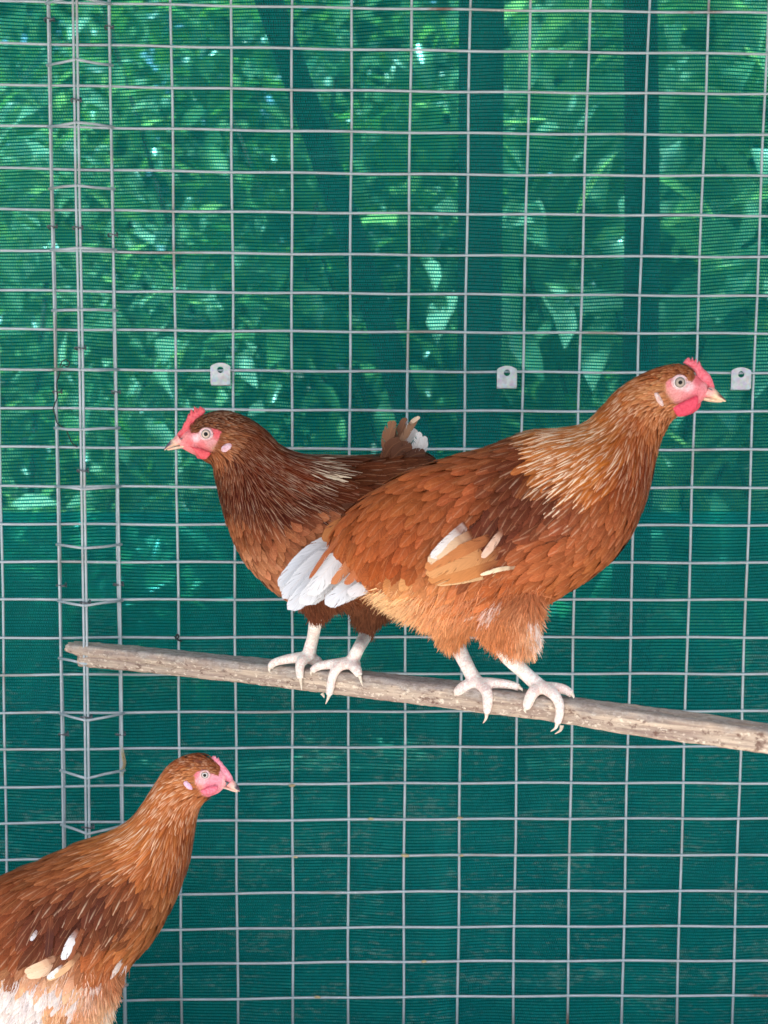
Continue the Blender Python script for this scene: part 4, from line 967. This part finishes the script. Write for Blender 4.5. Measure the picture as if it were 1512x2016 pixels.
HEN_B = dict(seed=12, tailroot=(96, 58, 40), wingroot=(96, 58, 40), gain=np.array([.96, .70, .54]), Y=YB, label='dark chestnut hen facing left on the perch, partly behind the largest hen', facing=-1,
    secs=[((352, 858), (354, 884), 6.5), ((371, 840), (378, 897), 12), ((398, 818), (404, 907), 16.5), ((438, 807), (420, 918), 18), ((480, 816), (425, 950), 23), ((522, 842), (434, 990), 31), ((556, 876), (449, 1040), 42), ((600, 893), (472, 1092), 54), ((650, 896), (512, 1142), 64), ((700, 897), (575, 1186), 69), ((750, 895), (655, 1198), 70), ((795, 888), (732, 1198), 66),
          ((830, 888), (800, 1180), 56), ((855, 905), (845, 1120), 42), ((868, 935), (866, 1060), 24), ((872, 970), (872, 1010), 8)],
    thighs=[([((580, 1120), (670, 1130), 24), ((585, 1175), (665, 1180), 22), ((600, 1196), (650, 1198), 14), ((613, 1214), (634, 1216), 8)], -.024), ([((680, 1140), (800, 1150), 24), ((690, 1190), (785, 1195), 23), ((697, 1212), (760, 1212), 16), ((708, 1234), (738, 1234), 10), ((716, 1248), (732, 1248), 7)], .022)],
    tubes=B_tubes, claws=B_claws, legcol=(250, 245, 235), pinky=1280,
    cols=[(445, 862, (150, 104, 74)), (430, 888, (170, 120, 90)), (425, 905, (150, 100, 70)), (420, 820, (88, 54, 42)), (460, 825, (84, 44, 28)), (500, 850, (96, 44, 22)), (520, 900, (98, 36, 12)), (470, 900, (84, 30, 12)), (560, 930, (102, 38, 10)), (600, 960, (76, 28, 12)), (500, 940, (80, 28, 11)), (430, 920, (82, 36, 20)), (432, 960, (74, 30, 17)), (480, 970, (76, 30, 17)), (450, 1030, (150, 104, 76)), (500, 1050, (124, 76, 52)), (490, 1100, (190, 148, 122)), (545, 1140, (184, 140, 114)), (560, 1050, (162, 114, 86)), (620, 1030, (174, 124, 94)), (600, 1100, (170, 126, 98)), (580, 980, (80, 36, 22)), (540, 990, (78, 34, 20)), (640, 910, (84, 48, 32)), (640, 960, (90, 46, 26)), (700, 920, (92, 54, 34)), (760, 910, (98, 62, 44)), (800, 895, (96, 62, 46)),
          (700, 1000, (110, 64, 42)), (620, 1190, (110, 66, 42)), (590, 1210, (106, 58, 36)), (690, 1200, (112, 72, 48)), (730, 1225, (126, 82, 58)), (760, 1200, (104, 64, 42)), (660, 1150, (120, 76, 52))],
    size=[(430, 815, 8, 3.4, .4, .12, .6), (400, 830, 6, 3, .4, .05, .5), (480, 850, 15, 3.8, .7, .04, .9), (430, 930, 13, 4, .6, .05, 1), (520, 900, 24, 4.4, .85, .1, 1.2), (560, 930, 38, 5, .9, .16, 1.4), (610, 920, 40, 6, .9, .5, 1.8), (600, 970, 34, 6, .8, .1, 1.6), (660, 950, 30, 11, .3, .04, 2), (480, 980, 26, 6, .6, .08, 1.5), (460, 1030, 17, 9, .1, .03, 1.6), (520, 1100, 19, 11, .03, .03, 2), (600, 1040, 20, 12, .03, .02, 2.2), (680, 940, 32, 13, .2, .08, 2.4), (760, 910, 32, 14, .2, .05, 2.4), (700, 1020, 30, 16, .1, .06, 2.6), (640, 1180, 24, 11, .5, .05, 2.2), (730, 1200, 24, 9, .6, .05, 2.2)],
    flow=[(400, 825, 1, -.1), (440, 825, 1, .25), (520, 880, .7, .75), (430, 950, .15, 1), (560, 930, .8, .65), (640, 920, 1, .35), (720, 900, 1, 0), (465, 1040, .45, 1), (540, 1120, .7, .75), (620, 1030, .9, .5), (700, 1000, 1, .4), (650, 1180, .6, .9), (810, 900, 1, -.4), (600, 1210, .2, 1), (720, 1230, -.1, 1), (780, 1190, .5, .9)],
    wingpoly=[(600, 960), (680, 930), (760, 950), (830, 980), (850, 1040), (760, 1080), (660, 1060)], patches=[([(595, 925), (650, 935), (640, 950), (600, 945)], (214, 196, 170), .3)],
    nfluff=22000, flen=.8, fluffpoly=[[(570, 1165), (700, 1180), (830, 1150), (830, 1300), (580, 1300)]], ncand=22000, bodyw=.068,
    tail=[([(764, 900), (766, 862), (776, 828)], 26, -.006, (140, 100, 76)), ([(776, 898), (786, 860), (800, 822)], 20, .004, (128, 90, 70)), ([(784, 895), (800, 855), (822, 824)], 16, -.010, (150, 116, 92)), ([(806, 836), (816, 828), (827, 821)], 9, -.013, (226, 208, 184)), ([(786, 896), (806, 862), (822, 848)], 22, .002, (226, 220, 218)), ([(808, 905), (832, 885), (836, 858)], 22, -.012, (220, 218, 216)), ([(800, 900), (822, 878), (826, 850)], 20, -.006, (234, 230, 228)), ([(770, 905), (790, 885), (812, 880)], 26, -.02, (98, 64, 48)), ([(755, 905), (770, 880), (790, 868)], 24, -.016, (104, 68, 50)), ([(790, 910), (815, 896), (838, 892)], 22, -.018, (92, 60, 46))],
    flight=[([(660, 1040), (740, 1050), (820, 1050)], 24, .006, (110, 66, 44)), ([(665, 1020), (745, 1028), (830, 1026)], 24, .009, (118, 70, 46)), ([(670, 1000), (750, 1005), (835, 1002)], 24, .011, (104, 60, 40))],
    flesh=((224, 80, 92), (240, 116, 122)), wat=((222, 74, 84), (238, 104, 110)), lobecol=((222, 172, 182), (238, 205, 214)), headmap=(7.96, 310, 780), headw=16,
    comb=[(750, 250), (740, 200), (665, 155), (645, 195), (632, 235), (605, 180), (570, 155), (572, 245), (522, 200), (505, 270), (480, 280), (450, 380), (415, 420), (400, 490), (330, 560), (290, 620), (262, 668), (340, 660), (430, 640), (510, 580), (530, 520), (580, 440), (650, 350), (720, 295)],
    wattle=[(505, 785), (560, 830), (600, 890), (650, 940), (680, 985), (760, 985), (800, 950), (835, 890), (750, 850), (640, 810)], lobe=[(1015, 825), (1055, 765), (1130, 740), (1162, 795), (1125, 855), (1045, 880)],
    eye=(763, 592, 33, 64, 84), iris=(214, 192, 176), ubeak=[((310, 600), (430, 745)), ((245, 660), (330, 770)), ((192, 703), (245, 792)), ((146, 763), (170, 818)), ((105, 828), (112, 852))], lbeak=[((490, 740), (490, 800)), ((380, 765), (385, 818)), ((260, 795), (265, 838)), ((150, 830), (155, 850))],
    beakdark=(86, 72, 88), beakpale=(222, 190, 164), beakw=7.2, nostril=(365, 670),
    face=[(436, 850), (430, 846), (420, 842), (400, 843), (388, 850), (376, 852), (372, 840), (360, 820), (310, 830), (310, 900), (370, 902), (395, 900), (412, 893), (422, 882), (430, 866)],
    facecols=[(406, 854, (232, 190, 186)), (386, 862, (238, 206, 210)), (425, 852, (226, 92, 100)), (432, 856, (222, 90, 100)), (415, 870, (210, 150, 150)), (395, 875, (222, 110, 112)), (375, 870, (228, 112, 116)), (360, 862, (236, 150, 148)), (380, 848, (222, 96, 104)), (425, 884, (180, 130, 104)), (405, 888, (206, 104, 104))],
    bare=[[(300, 790), (372, 790), (372, 850), (385, 880), (398, 905), (380, 930), (300, 920)]])

# ---- hen at lower left (C), facing right, standing on the ground
C_G = 0.02
def gp(x, y): return np.array([x, y, C_G])
cx = unproj(130., 2010., YC)[0]
C_n = [unproj(165., 1985., YC - .03), unproj(140., 2060., YC - .03), np.array([cx + .005, YC - .03, .064]), np.array([cx + .02, YC - .03, .032])]
C_f = [unproj(100., 1990., YC + .03), unproj(75., 2065., YC + .03), np.array([cx - .045, YC + .03, .064]), np.array([cx - .03, YC + .03, .032])]
C_toes = []; C_claws = []
for hx, hy in ((cx + .02, YC - .03), (cx - .03, YC + .03)):
    for ang, ln in ((0, .06), (.6, .048), (-.6, .048), (math.pi, .026)):
        d = np.array([math.cos(ang), math.sin(ang), 0]); b0 = np.array([hx, hy, .030])
        C_toes.append([b0, b0 + d * ln * .5 + np.array([0, 0, -.004]), b0 + d * ln + np.array([0, 0, -.008])])
        C_claws.append(([b0 + d * ln + np.array([0, 0, -.008]), b0 + d * (ln + .007) + np.array([0, 0, -.007]), b0 + d * (ln + .012) + np.array([0, 0, -.012])], .0024))
C_tubes = [(C_n, [.0085, .0075, .0068, .0075]), (C_f, [.0085, .0075, .0068, .0075])] + [(p, [.0062, .005, .0036]) for p in C_toes]
HEN_C = dict(seed=13, gain=np.array([1.02, .90, .78]), Y=YC, label='ginger hen at lower left with white belly fluff, body cut by the picture edge', facing=1,
    secs=[((447, 1520), (447, 1549), 6), ((430, 1504), (433, 1563), 10.5), ((402, 1484), (414, 1572), 14.5), ((368, 1486), (398, 1582), 16), ((334, 1503), (388, 1606), 18), ((307, 1538), (382, 1644), 23), ((280, 1580), (375, 1690), 30), ((250, 1616), (363, 1732), 40), ((205, 1642), (340, 1788), 52), ((145, 1662), (302, 1852), 63), ((80, 1694), (252, 1912), 70), ((12, 1722), (212, 1985), 74), ((-58, 1757), (135, 2040), 73),
          ((-125, 1800), (35, 2060), 66), ((-180, 1850), (-65, 2030), 52), ((-215, 1895), (-140, 1990), 34), ((-235, 1925), (-195, 1955), 12)],
    thighs=[([((232, 1900), (120, 1920), 25), ((226, 1960), (110, 1975), 26), ((212, 2010), (110, 2020), 22), ((190, 2050), (120, 2055), 14), ((165, 2072), (135, 2076), 8)], -.03), ([((160, 1900), (50, 1920), 25), ((150, 1960), (40, 1975), 26), ((135, 2010), (40, 2020), 22), ((115, 2050), (50, 2055), 14), ((95, 2076), (65, 2080), 8)], .03)],
    tubes=C_tubes, claws=C_claws, legcol=(250, 245, 235), pinky=2140,
    cols=[(374, 1532, (196, 134, 88)), (388, 1566, (190, 124, 84)), (400, 1490, (128, 70, 42)), (360, 1500, (146, 80, 44)), (330, 1560, (184, 108, 52)), (370, 1590, (166, 96, 50)), (290, 1640, (196, 122, 60)), (340, 1640, (160, 94, 50)), (377, 1640, (118, 60, 36)), (365, 1700, (128, 72, 46)), (345, 1760, (146, 94, 60)), (300, 1700, (168, 102, 58)), (220, 1660, (160, 100, 58)), (150, 1685, (138, 84, 52)), (60, 1720, (130, 76, 48)), (20, 1790, (130, 72, 44)), (270, 1740, (122, 72, 48)), (210, 1760, (88, 48, 36)), (160, 1800, (86, 46, 35)), (240, 1810, (98, 56, 40)), (100, 1820, (94, 50, 35)), (250, 1760, (96, 54, 38)), (40, 1860, (126, 70, 42)), (300, 1820, (156, 100, 62)), (250, 1870, (174, 112, 70)), (200, 1880, (164, 98, 60)),
          (200, 1930, (176, 106, 66)), (150, 1940, (230, 196, 172)), (60, 1940, (222, 180, 150)), (40, 2000, (240, 220, 206)), (150, 1990, (206, 142, 98)), (215, 1990, (214, 166, 124)), (100, 1990, (226, 180, 140)), (0, 1960, (214, 170, 130)), (-100, 1900, (150, 90, 56))],
    size=[(360, 1495, 9, 3.4, .5, .12, .7), (400, 1490, 6, 3, .4, .1, .5), (320, 1560, 22, 4, .85, .35, 1.1), (375, 1600, 15, 4, .7, .2, 1), (290, 1630, 36, 5, .9, .4, 1.5), (350, 1650, 26, 5.5, .7, .12, 1.4), (230, 1660, 36, 7, .6, .12, 1.8), (130, 1690, 38, 11, .3, .04, 2.4), (20, 1740, 38, 12, .3, .03, 2.6), (340, 1750, 24, 9, .3, .07, 1.4), (290, 1820, 28, 11, .35, .07, 1.7), (210, 1770, 34, 14, .2, .26, 2.2), (150, 1800, 36, 15, .2, .18, 2.4), (60, 1830, 36, 13, .3, .08, 2.6), (200, 1900, 32, 12, .5, .1, 2.4), (100, 1970, 30, 11, .7, .1, 2.6), (0, 1960, 30, 11, .6, .1, 2.6)],
    flow=[(400, 1490, -1, -.2), (360, 1497, -1, .3), (310, 1575, -.6, .85), (372, 1640, -.2, 1), (250, 1660, -.9, .6), (150, 1685, -1, .4), (350, 1750, -.4, 1), (210, 1770, -.45, 1), (100, 1800, -.5, .95), (290, 1840, -.9, .6), (0, 1780, -.8, .6), (150, 1950, -.45, 1), (215, 1970, -.1, 1), (40, 1980, -.4, 1)],
    wingpoly=[(280, 1730), (200, 1700), (120, 1735), (80, 1800), (50, 1890), (90, 1930), (160, 1880), (250, 1830), (290, 1780)],
    patches=[([(0, 1915), (105, 1920), (90, 1990), (50, 2030), (-30, 2000)], (236, 228, 226), .95), ([(105, 1925), (158, 1928), (155, 1975), (105, 1975)], (228, 220, 220), .7), ([(235, 1885), (270, 1865), (262, 1895), (240, 1905)], (238, 224, 220), .55), ([(200, 1980), (228, 1960), (225, 2016), (200, 2016)], (240, 222, 200), .55), ([(175, 1930), (205, 1918), (200, 1935), (180, 1945)], (240, 220, 206), .6)],
    nfluff=34000, fluffpoly=[[(-60, 1905), (60, 1905), (160, 1910), (240, 1905), (250, 1990), (220, 2090), (-100, 2090)]], ncand=26000, bodyw=.074,
    tail=[([(-200, 1890), (-250, 1900), (-310, 1890)], 34, .0, (240, 240, 244)), ([(-200, 1900), (-255, 1925), (-305, 1930)], 34, -.012, (240, 240, 244)), ([(-200, 1905), (-250, 1945), (-295, 1965)], 34, .012, (190, 130, 90))],
    flight=[([(112, 1884), (80, 1902), (48, 1914)], 22, .006, (236, 198, 166)), ([(118, 1892), (86, 1912), (52, 1922)], 20, .004, (240, 206, 176)), ([(160, 1872), (126, 1908), (92, 1930)], 14, .008, (232, 184, 142)), ([(126, 1900), (110, 1914), (92, 1926)], 15, .011, (244, 236, 232)), ([(155, 1830), (138, 1856), (122, 1890)], 20, .014, (224, 224, 228)), ([(164, 1826), (150, 1856), (134, 1892)], 14, .012, (140, 82, 56)), ([(74, 1830), (66, 1842), (60, 1852)], 9, .010, (222, 220, 224)), ([(100, 1800), (96, 1850), (92, 1886)], 16, .010, (84, 46, 38))],
    flesh=((236, 120, 146), (250, 176, 190)), wat=((230, 98, 122), (244, 138, 156)), lobecol=((228, 172, 204), (242, 214, 228)), headmap=(10.8, 360, 1460), headw=14,
    comb=[(600, 345), (640, 300), (700, 305), (715, 355), (760, 335), (785, 400), (830, 430), (870, 500), (920, 550), (990, 640), (1050, 740), (1078, 830), (1000, 880), (900, 830), (850, 760), (800, 690), (770, 610), (740, 530), (680, 450)],
    wattle=[(385, 1045), (480, 990), (600, 950), (745, 940), (735, 1020), (680, 1080), (600, 1115), (500, 1125), (430, 1110)], lobe=[(30, 880), (80, 840), (130, 880), (180, 950), (182, 1015), (110, 1005), (58, 950)],
    eye=(470, 705, 36, 68, 84), iris=(206, 200, 196), ubeak=[((1055, 800), (920, 945)), ((1106, 855), (1010, 987)), ((1155, 905), (1085, 1022)), ((1192, 965), (1145, 1050)), ((1218, 1035), (1205, 1065))], lbeak=[((850, 940), (850, 975)), ((960, 965), (960, 1010)), ((1060, 1005), (1060, 1055)), ((1160, 1050), (1160, 1085))],
    beakdark=(84, 70, 84), beakpale=(238, 208, 190), beakw=6.2, nostril=(930, 860),
    face=[(382, 1524), (390, 1517), (405, 1516), (420, 1523), (430, 1528), (434, 1515), (440, 1505), (480, 1520), (480, 1575), (430, 1575), (398, 1566), (392, 1556), (384, 1542)],
    facecols=[(404, 1525, (238, 190, 196)), (385, 1525, (232, 120, 130)), (395, 1538, (240, 178, 184)), (415, 1540, (238, 150, 164)), (412, 1550, (230, 110, 130)), (430, 1535, (238, 150, 166)), (445, 1540, (240, 176, 176)), (390, 1550, (206, 130, 110))],
    bare=[[(428, 1480), (490, 1480), (490, 1590), (425, 1570), (405, 1562), (440, 1540)]])
for H in (HEN_A, HEN_B, HEN_C): make_hen(H)

# ================================================================== SMALL FITTINGS
def metal_tab(px, py, label):
    """galvanised tab with a punched hole and folded lower lip, hung on a mesh row"""
    t = empty('metal_tab', label, 'metal tab', group='metal tabs on the mesh')
    w, h = 0.0128, 0.0142; c = unproj(float(px), float(py), -0.0062); hr = 0.0041; hz = 0.0052
    n = 40; out = []; inn = []
    for i in range(n):
        q = 2 * math.pi * i / n; dx, dz = math.cos(q), math.sin(q)
        # ray from the hole centre to the outline: straight sides and foot, arched head
        best = None
        ks = []
        if dx > 1e-6: ks.append(w / dx)
        if dx < -1e-6: ks.append(-w / dx)
        if dz < -1e-6: ks.append((-h - hz) / dz)
        k = min(ks) if ks else 1
        if dz > 0:
            lo, hi = 0, 0.05
            for _ in range(30):
                mid = (lo + hi) / 2; x, z = dx * mid, hz + dz * mid
                inside = abs(x) <= w and z <= h - 0.0042 * (x / w) ** 2
                lo, hi = (mid, hi) if inside else (lo, mid)
            k = lo
        out.append((dx * k, hz + dz * k)); inn.append((dx * hr, hz + dz * hr))
    V = []; th = 0.0009
    for y in (-th, th):
        for x, z in out: V.append(c + np.array([x, y, z]))
        for x, z in inn: V.append(c + np.array([x, y, z]))
    F = []
    for i in range(n):
        j = (i + 1) % n
        F += [(i, j, n + j, n + i), (2 * n + i, 3 * n + i, 3 * n + j, 2 * n + j), (i, 2 * n + i, 2 * n + j, j), (n + i, n + j, 3 * n + j, 3 * n + i)]
    link('plate', mesh('plate', V, F, False), M_PLATE, t)
    b = c + np.array([0, 0, -h])
    V = []
    for x in (-w * .98, w * .98):
        for (y, z) in ((th, 0.0004), (th + 0.005, -0.0012), (th + 0.005, 0.0006), (th, 0.0022)): V.append(b + np.array([x, y, z]))
    link('folded_lip', mesh('folded_lip', V, [(0, 1, 2, 3), (4, 7, 6, 5), (0, 4, 5, 1), (1, 5, 6, 2), (2, 6, 7, 3), (3, 7, 4, 0)], False), M_PLATE, t)
metal_tab(434, 736, 'galvanised metal tab with a hole, above the head of the left-facing hen')
metal_tab(998, 742, 'galvanised metal tab with a hole, above the back of the largest hen')
metal_tab(1459, 745, 'galvanised metal tab at the right edge, beside the largest hen\'s beak')

def px_line(pts, Y): return [unproj(float(a), float(b), Y + (c[0] if c else 0)) for a, b, *c in pts]
t = empty('binding_wire', 'thin dark curled tie wire hanging on the folded mesh strip', 'wire')
tube('twisted_wire', spline(px_line([(118, 722, -.012), (122, 712, -.012), (130, 708, -.013), (137, 714, -.013), (133, 722, -.012), (125, 720, -.011), (120, 726, -.011), (116, 740, -.011), (112, 752, -.013), (112, 768, -.013), (113, 782, -.012), (108, 795, -.013), (105, 806, -.013), (109, 818, -.012), (112, 832, -.013), (122, 840, -.012), (130, 845, -.010), (136, 860, -.008), (142, 872, -.004), (152, 880, -.003)], 0.0), 5), 0.0008, M_TIE, t, 6)
t = empty('tie_knot', 'small dark twist of tie wire on a mesh crossing above the perch', 'wire')
tube('twisted_wire', spline(px_line([(344, 1252, -.006), (348, 1258, -.007), (352, 1253, -.006), (349, 1249, -.007), (346, 1256, -.008), (353, 1261, -.006), (358, 1262, -.004)], 0.0), 5), 0.0012, M_TIE, t, 6)
t = empty('straw_wisp', 'pale wisp of dry straw caught on the strip beside the lower hen', 'straw')
for k in range(9):
    o = random.uniform(-5, 5); tube('straw', spline(px_line([(241 + o * .6, 1472 + random.uniform(-6, 10)), (246 + o, 1490 + k), (246 + o * .7, 1506), (240 + o, 1522 + random.uniform(-8, 8))], -0.006 - .0006 * k), 4), 0.00035, M_STRAW, t, 4)
CRUMBS = ['tan dirt crumb on the wire crossing just right of the lower hen\'s beak', 'largest tan dirt crumb, on a crossing below the middle of the perch', 'tan dirt crumb on a horizontal wire midway between two crossings',
          'small tan dirt crumb just right of the largest crumb, same wire', 'small tan dirt crumb on a crossing one row above the largest crumb', 'tan dirt crumb on the crossing two rows below the lower hen\'s beak level',
          'tan dirt crumb one row above the lowest wire in view', 'tan dirt crumb on the lowest horizontal wire in view']
# dried droppings stuck to the wires low down
for k, (px, py, s) in enumerate(((575, 1546, 3.2), (797, 1684, 3.6), (730, 1612, 2.6), (908, 1684, 2.4), (905, 1610, 2.4), (582, 1687, 2.2), (835, 1893, 2.6), (625, 1963, 2.6))):
    bm = bmesh.new(); bmesh.ops.create_icosphere(bm, subdivisions=2, radius=s / 1000)
    for v in bm.verts: v.co *= 1 + 0.5 * mnoise.noise(v.co * 700 + Vector((k, 0, 0))); v.co.z *= .6; v.co.x *= 1.5
    me = bpy.data.meshes.new('dropping'); bm.to_mesh(me); bm.free(); smooth(me)
    o = link('dropping', me, M_STRAW); o.location = unproj(float(px), float(py), -0.0035)
    tag(o, CRUMBS[k], 'dirt', 'dirt crumbs on the wires')

# ================================================================== BEHIND THE CLOTH
def leaf_cloud(name, centers, axes, n, L0, L1, mat, parent, seed, aspect=0.42, droop=0.3):
    r_ = np.random.default_rng(seed); cs = np.asarray(centers, float); ax = np.asarray(axes, float)
    k = r_.integers(0, len(cs), n); d = r_.normal(0, 1, (n, 3)); d /= np.linalg.norm(d, axis=1)[:, None]
    P = cs[k] + d * (r_.uniform(0.25, 1, n) ** 0.6)[:, None] * ax[k]
    P[:, 2] = np.maximum(P[:, 2], 0.05)
    D = d * 0.8 + r_.normal(0, 0.6, (n, 3)); D[:, 2] -= droop; D /= np.linalg.norm(D, axis=1)[:, None]
    up = r_.normal(0, 0.55, (n, 3)) + np.array([0, -0.25, 1.0]); S = np.cross(D, up); S /= np.linalg.norm(S, axis=1)[:, None] + 1e-9
    Nn = np.cross(S, D); L = r_.uniform(L0, L1, n)[:, None]; W = L * aspect
    pts = np.stack([P, P + D * L * .35 + S * W * .5 + Nn * L * .05, P + D * L * .35 - Nn * L * .02, P + D * L * .35 - S * W * .5 + Nn * L * .05,
                    P + D * L * .72 + S * W * .36 + Nn * L * .02, P + D * L * .72 - Nn * L * .06, P + D * L * .72 - S * W * .36 + Nn * L * .02, P + D * L - Nn * L * .14], 1)
    b = np.arange(n)[:, None, None] * 8
    Q = (b + np.array([[1, 4, 5, 2], [2, 5, 6, 3]])[None]).reshape(-1, 4); T = (b + np.array([[0, 1, 2], [0, 2, 3], [4, 7, 5], [5, 7, 6]])[None]).reshape(-1, 3)
    me = mesh(name, pts.reshape(-1, 3), [tuple(x) for x in Q] + [tuple(x) for x in T])
    attr_color(me, 'Col', np.repeat(np.repeat(r_.uniform(0, 1, n)[:, None], 3, 1), 8, 0))
    return link(name, me, mat, parent)
M_LEAF_A = mat_leaf('broad_leaf', (0.06, 0.14, 0.07), (0.20, 0.34, 0.13), 0.25)
M_LEAF_B = mat_leaf('tree_leaf', (0.07, 0.14, 0.07), (0.20, 0.31, 0.14), 0.3)
M_LEAF_C = mat_leaf('pale_leaf', (0.14, 0.25, 0.14), (0.56, 0.64, 0.50), 0.2)
M_DRY = mat_leaf('dry_leaf', (0.16, 0.12, 0.07), (0.42, 0.36, 0.26), 0.6, 0.2)
def shrub(x, y, h, r, n, L0, L1, mat, seed, label, lean=(0, 0)):
    t = empty('leafy_shrub', label, 'shrub', group='shrubs behind the shade cloth'); r_ = random.Random(seed)
    cs = []; axs = []
    for k in range(7):
        a = r_.uniform(0, 6.28); hh = r_.uniform(0.25, 1.0)
        c = (x + math.cos(a) * r * .6 + lean[0] * hh, y + math.sin(a) * r * .5, h * hh); cs.append(c); axs.append((r * r_.uniform(.4, .65),) * 3)
        tube('stem', spline([(x, y, -.02), (x + (c[0] - x) * .35, y + (c[1] - y) * .35, h * hh * .5), c], 4), np.linspace(.012, .004, 9), M_BARK, t, 6)
    leaf_cloud('foliage', cs, axs, n, L0, L1, mat, t, seed)
shrub(-0.85, 1.50, 1.75, 0.66, 1300, .06, .13, M_LEAF_C, 31, 'pale glossy broad-leaved shrub seen through the cloth at upper left')
shrub(-0.30, 1.75, 1.85, 0.62, 1100, .06, .13, M_LEAF_A, 32, 'dark green broad-leaved shrub through the cloth behind the left metal tab')
shrub(0.12, 1.60, 1.70, 0.52, 700, .07, .15, M_LEAF_A, 33, 'green shrub seen through the cloth at top centre')
shrub(0.60, 1.50, 1.75, 0.52, 650, .10, .22, M_LEAF_C, 34, 'large-leaved pale shrub seen through the cloth at upper right')
shrub(0.98, 1.45, 1.95, 0.60, 700, .12, .26, M_LEAF_C, 35, 'broad pale-leaved shrub seen through the cloth at the right edge')
shrub(-0.80, 1.35, 0.75, 0.42, 600, .05, .11, M_LEAF_A, 36, 'low green shrub seen through the cloth at middle left')
shrub(0.0, 2.4, 1.7, 0.8, 1300, .07, .14, M_LEAF_B, 37, 'green shrub farther back seen faintly through the cloth centre')
shrub(1.2, 2.6, 1.7, 0.8, 1300, .07, .14, M_LEAF_B, 38, 'green shrub farther back seen faintly through the cloth at right')
shrub(-1.2, 2.5, 1.7, 0.8, 1300, .07, .14, M_LEAF_B, 39, 'green shrub farther back seen faintly through the cloth at left')
def tree(x, y, h, r, n, seed, label, mat, lean=(0, 0), tr0=.06, L=(.08, .16)):
    t = empty('tree', label, 'tree', group='trees behind the run'); r_ = random.Random(seed)
    top = (x + lean[0], y + lean[1], h * .62)
    P = spline([(x, y, -.05), (x + lean[0] * .3 + .02, y + lean[1] * .3, h * .2), (x + lean[0] * .62 - .02, y + lean[1] * .6, h * .42), top], 6)
    tube('trunk', P, np.linspace(tr0, tr0 * .6, len(P)), M_BARK, t, 12)
    cs = []; axs = []
    for k in range(8):
        a = r_.uniform(0, 6.28); c = (top[0] + math.cos(a) * r * .7, top[1] + math.sin(a) * r * .7, h * r_.uniform(.6, 1)); cs.append(c); axs.append((r * .5, r * .5, r * .4))
        tube('limb', spline([top, ((top[0] + c[0]) / 2, (top[1] + c[1]) / 2, (top[2] + c[2]) / 2 + .1), c], 4), np.linspace(tr0 * .5, .01, 9), M_BARK, t, 6)
    leaf_cloud('crown', cs, axs, n, L[0], L[1], mat, t, seed)
# leaning trunk and upright stems that read as dark bands through the cloth
b0 = unproj(735., 760., 0.36); b1 = unproj(500., 90., 0.36); sl_ = (b0[0] - b1[0]) / (b0[2] - b1[2])
tree(b0[0] - sl_ * b0[2], 0.36, 4.6, 1.3, 900, 41, 'leaning tree trunk seen as a dark diagonal band through the cloth', M_LEAF_B, (sl_ * 4.6 * .62, 0.0), .026)
b0 = unproj(1215., 520., 0.36)
tree(b0[0], 0.36, 4.8, 1.4, 900, 42, 'upright tree trunk behind the cloth at upper right', M_LEAF_B, (.06, 0.0), .032)
for k, (x, y) in enumerate(((-3.2, 5.2), (-1.4, 6.4), (0.6, 5.6), (2.4, 6.6), (4.2, 5.4))):
    tree(x, y, 4.4 + .3 * (k % 3), 1.7, 1500, 50 + k, ['leafy tree far behind the cloth, leftmost in the row', 'leafy tree far behind the cloth, second from left', 'leafy tree far behind the cloth, middle of the row', 'leafy tree far behind the cloth, second from right', 'leafy tree far behind the cloth, rightmost in the row'][k], M_LEAF_B, (0, 0), .09, (.12, .24))
    r_ = random.Random(k); h = leaf_cloud('hedge_bush', [(x + r_.uniform(-.7, .7), y - 1.6 + r_.uniform(-.3, .3), r_.uniform(.3, 3.2)) for _ in range(16)], [(.75, .5, .6)] * 16, 3600, .12, .24, M_LEAF_B, None, 70 + k)
    tag(h, ['dense green bush far behind the cloth, leftmost', 'dense green bush far behind the cloth, second from left', 'dense green bush far behind the cloth, in the middle', 'dense green bush far behind the cloth, second from right', 'dense green bush far behind the cloth, rightmost'][k], 'bush', 'bushes far behind')
h = leaf_cloud('hedge_bush', [(-1.2 + .3 * k, 4.2 + .2 * (k % 2), 1.5 + .35 * (k % 4)) for k in range(8)], [(.6, .4, .55)] * 8, 2600, .10, .2, M_LEAF_B, None, 91)
tag(h, 'dense green bush behind the cloth at upper left, nearer than the row', 'bush', 'bushes far behind')
# frame post against the cloth
b0 = unproj(946., 350., 0.10)
pv, pf = tube_data([(b0[0], 0.10, -.05), (b0[0], 0.10, ROOF_Z - .06)], 0.030, 4)
tag(link('timber_post', mesh('timber_post', pv, pf, False), M_POST), 'upright timber post behind the cloth, a dark band at upper centre right', 'post', 'timber posts')
# leaf litter on the ground behind
r_ = np.random.default_rng(5); n = 2600
X = r_.uniform(-1.6, 1.6, n); Yl = r_.uniform(0.08, 4.0, n)
me = bpy.data.meshes.new('leaf_litter'); V = []; F = []
for i in range(n):
    a = r_.uniform(0, 6.28); L = r_.uniform(.03, .08); w = L * .4; c = np.array([X[i], Yl[i], .014 + r_.uniform(0, .02)]); d = np.array([math.cos(a), math.sin(a), r_.uniform(-.2, .3)]); s = np.array([-math.sin(a), math.cos(a), r_.uniform(-.3, .3)])
    k = len(V); V += [c - d * L / 2, c + s * w / 2 + np.array([0, 0, .006]), c + d * L / 2, c - s * w / 2 + np.array([0, 0, .006])]; F += [(k, k + 1, k + 2), (k, k + 2, k + 3)]
me = mesh('leaf_litter', V, F); attr_color(me, 'Col', np.repeat(np.repeat(r_.uniform(0, 1, n)[:, None], 3, 1), 4, 0))
tag(link('leaf_litter', me, M_DRY), 'dry fallen leaves scattered on the ground behind the cloth', 'leaf litter', kind='stuff')
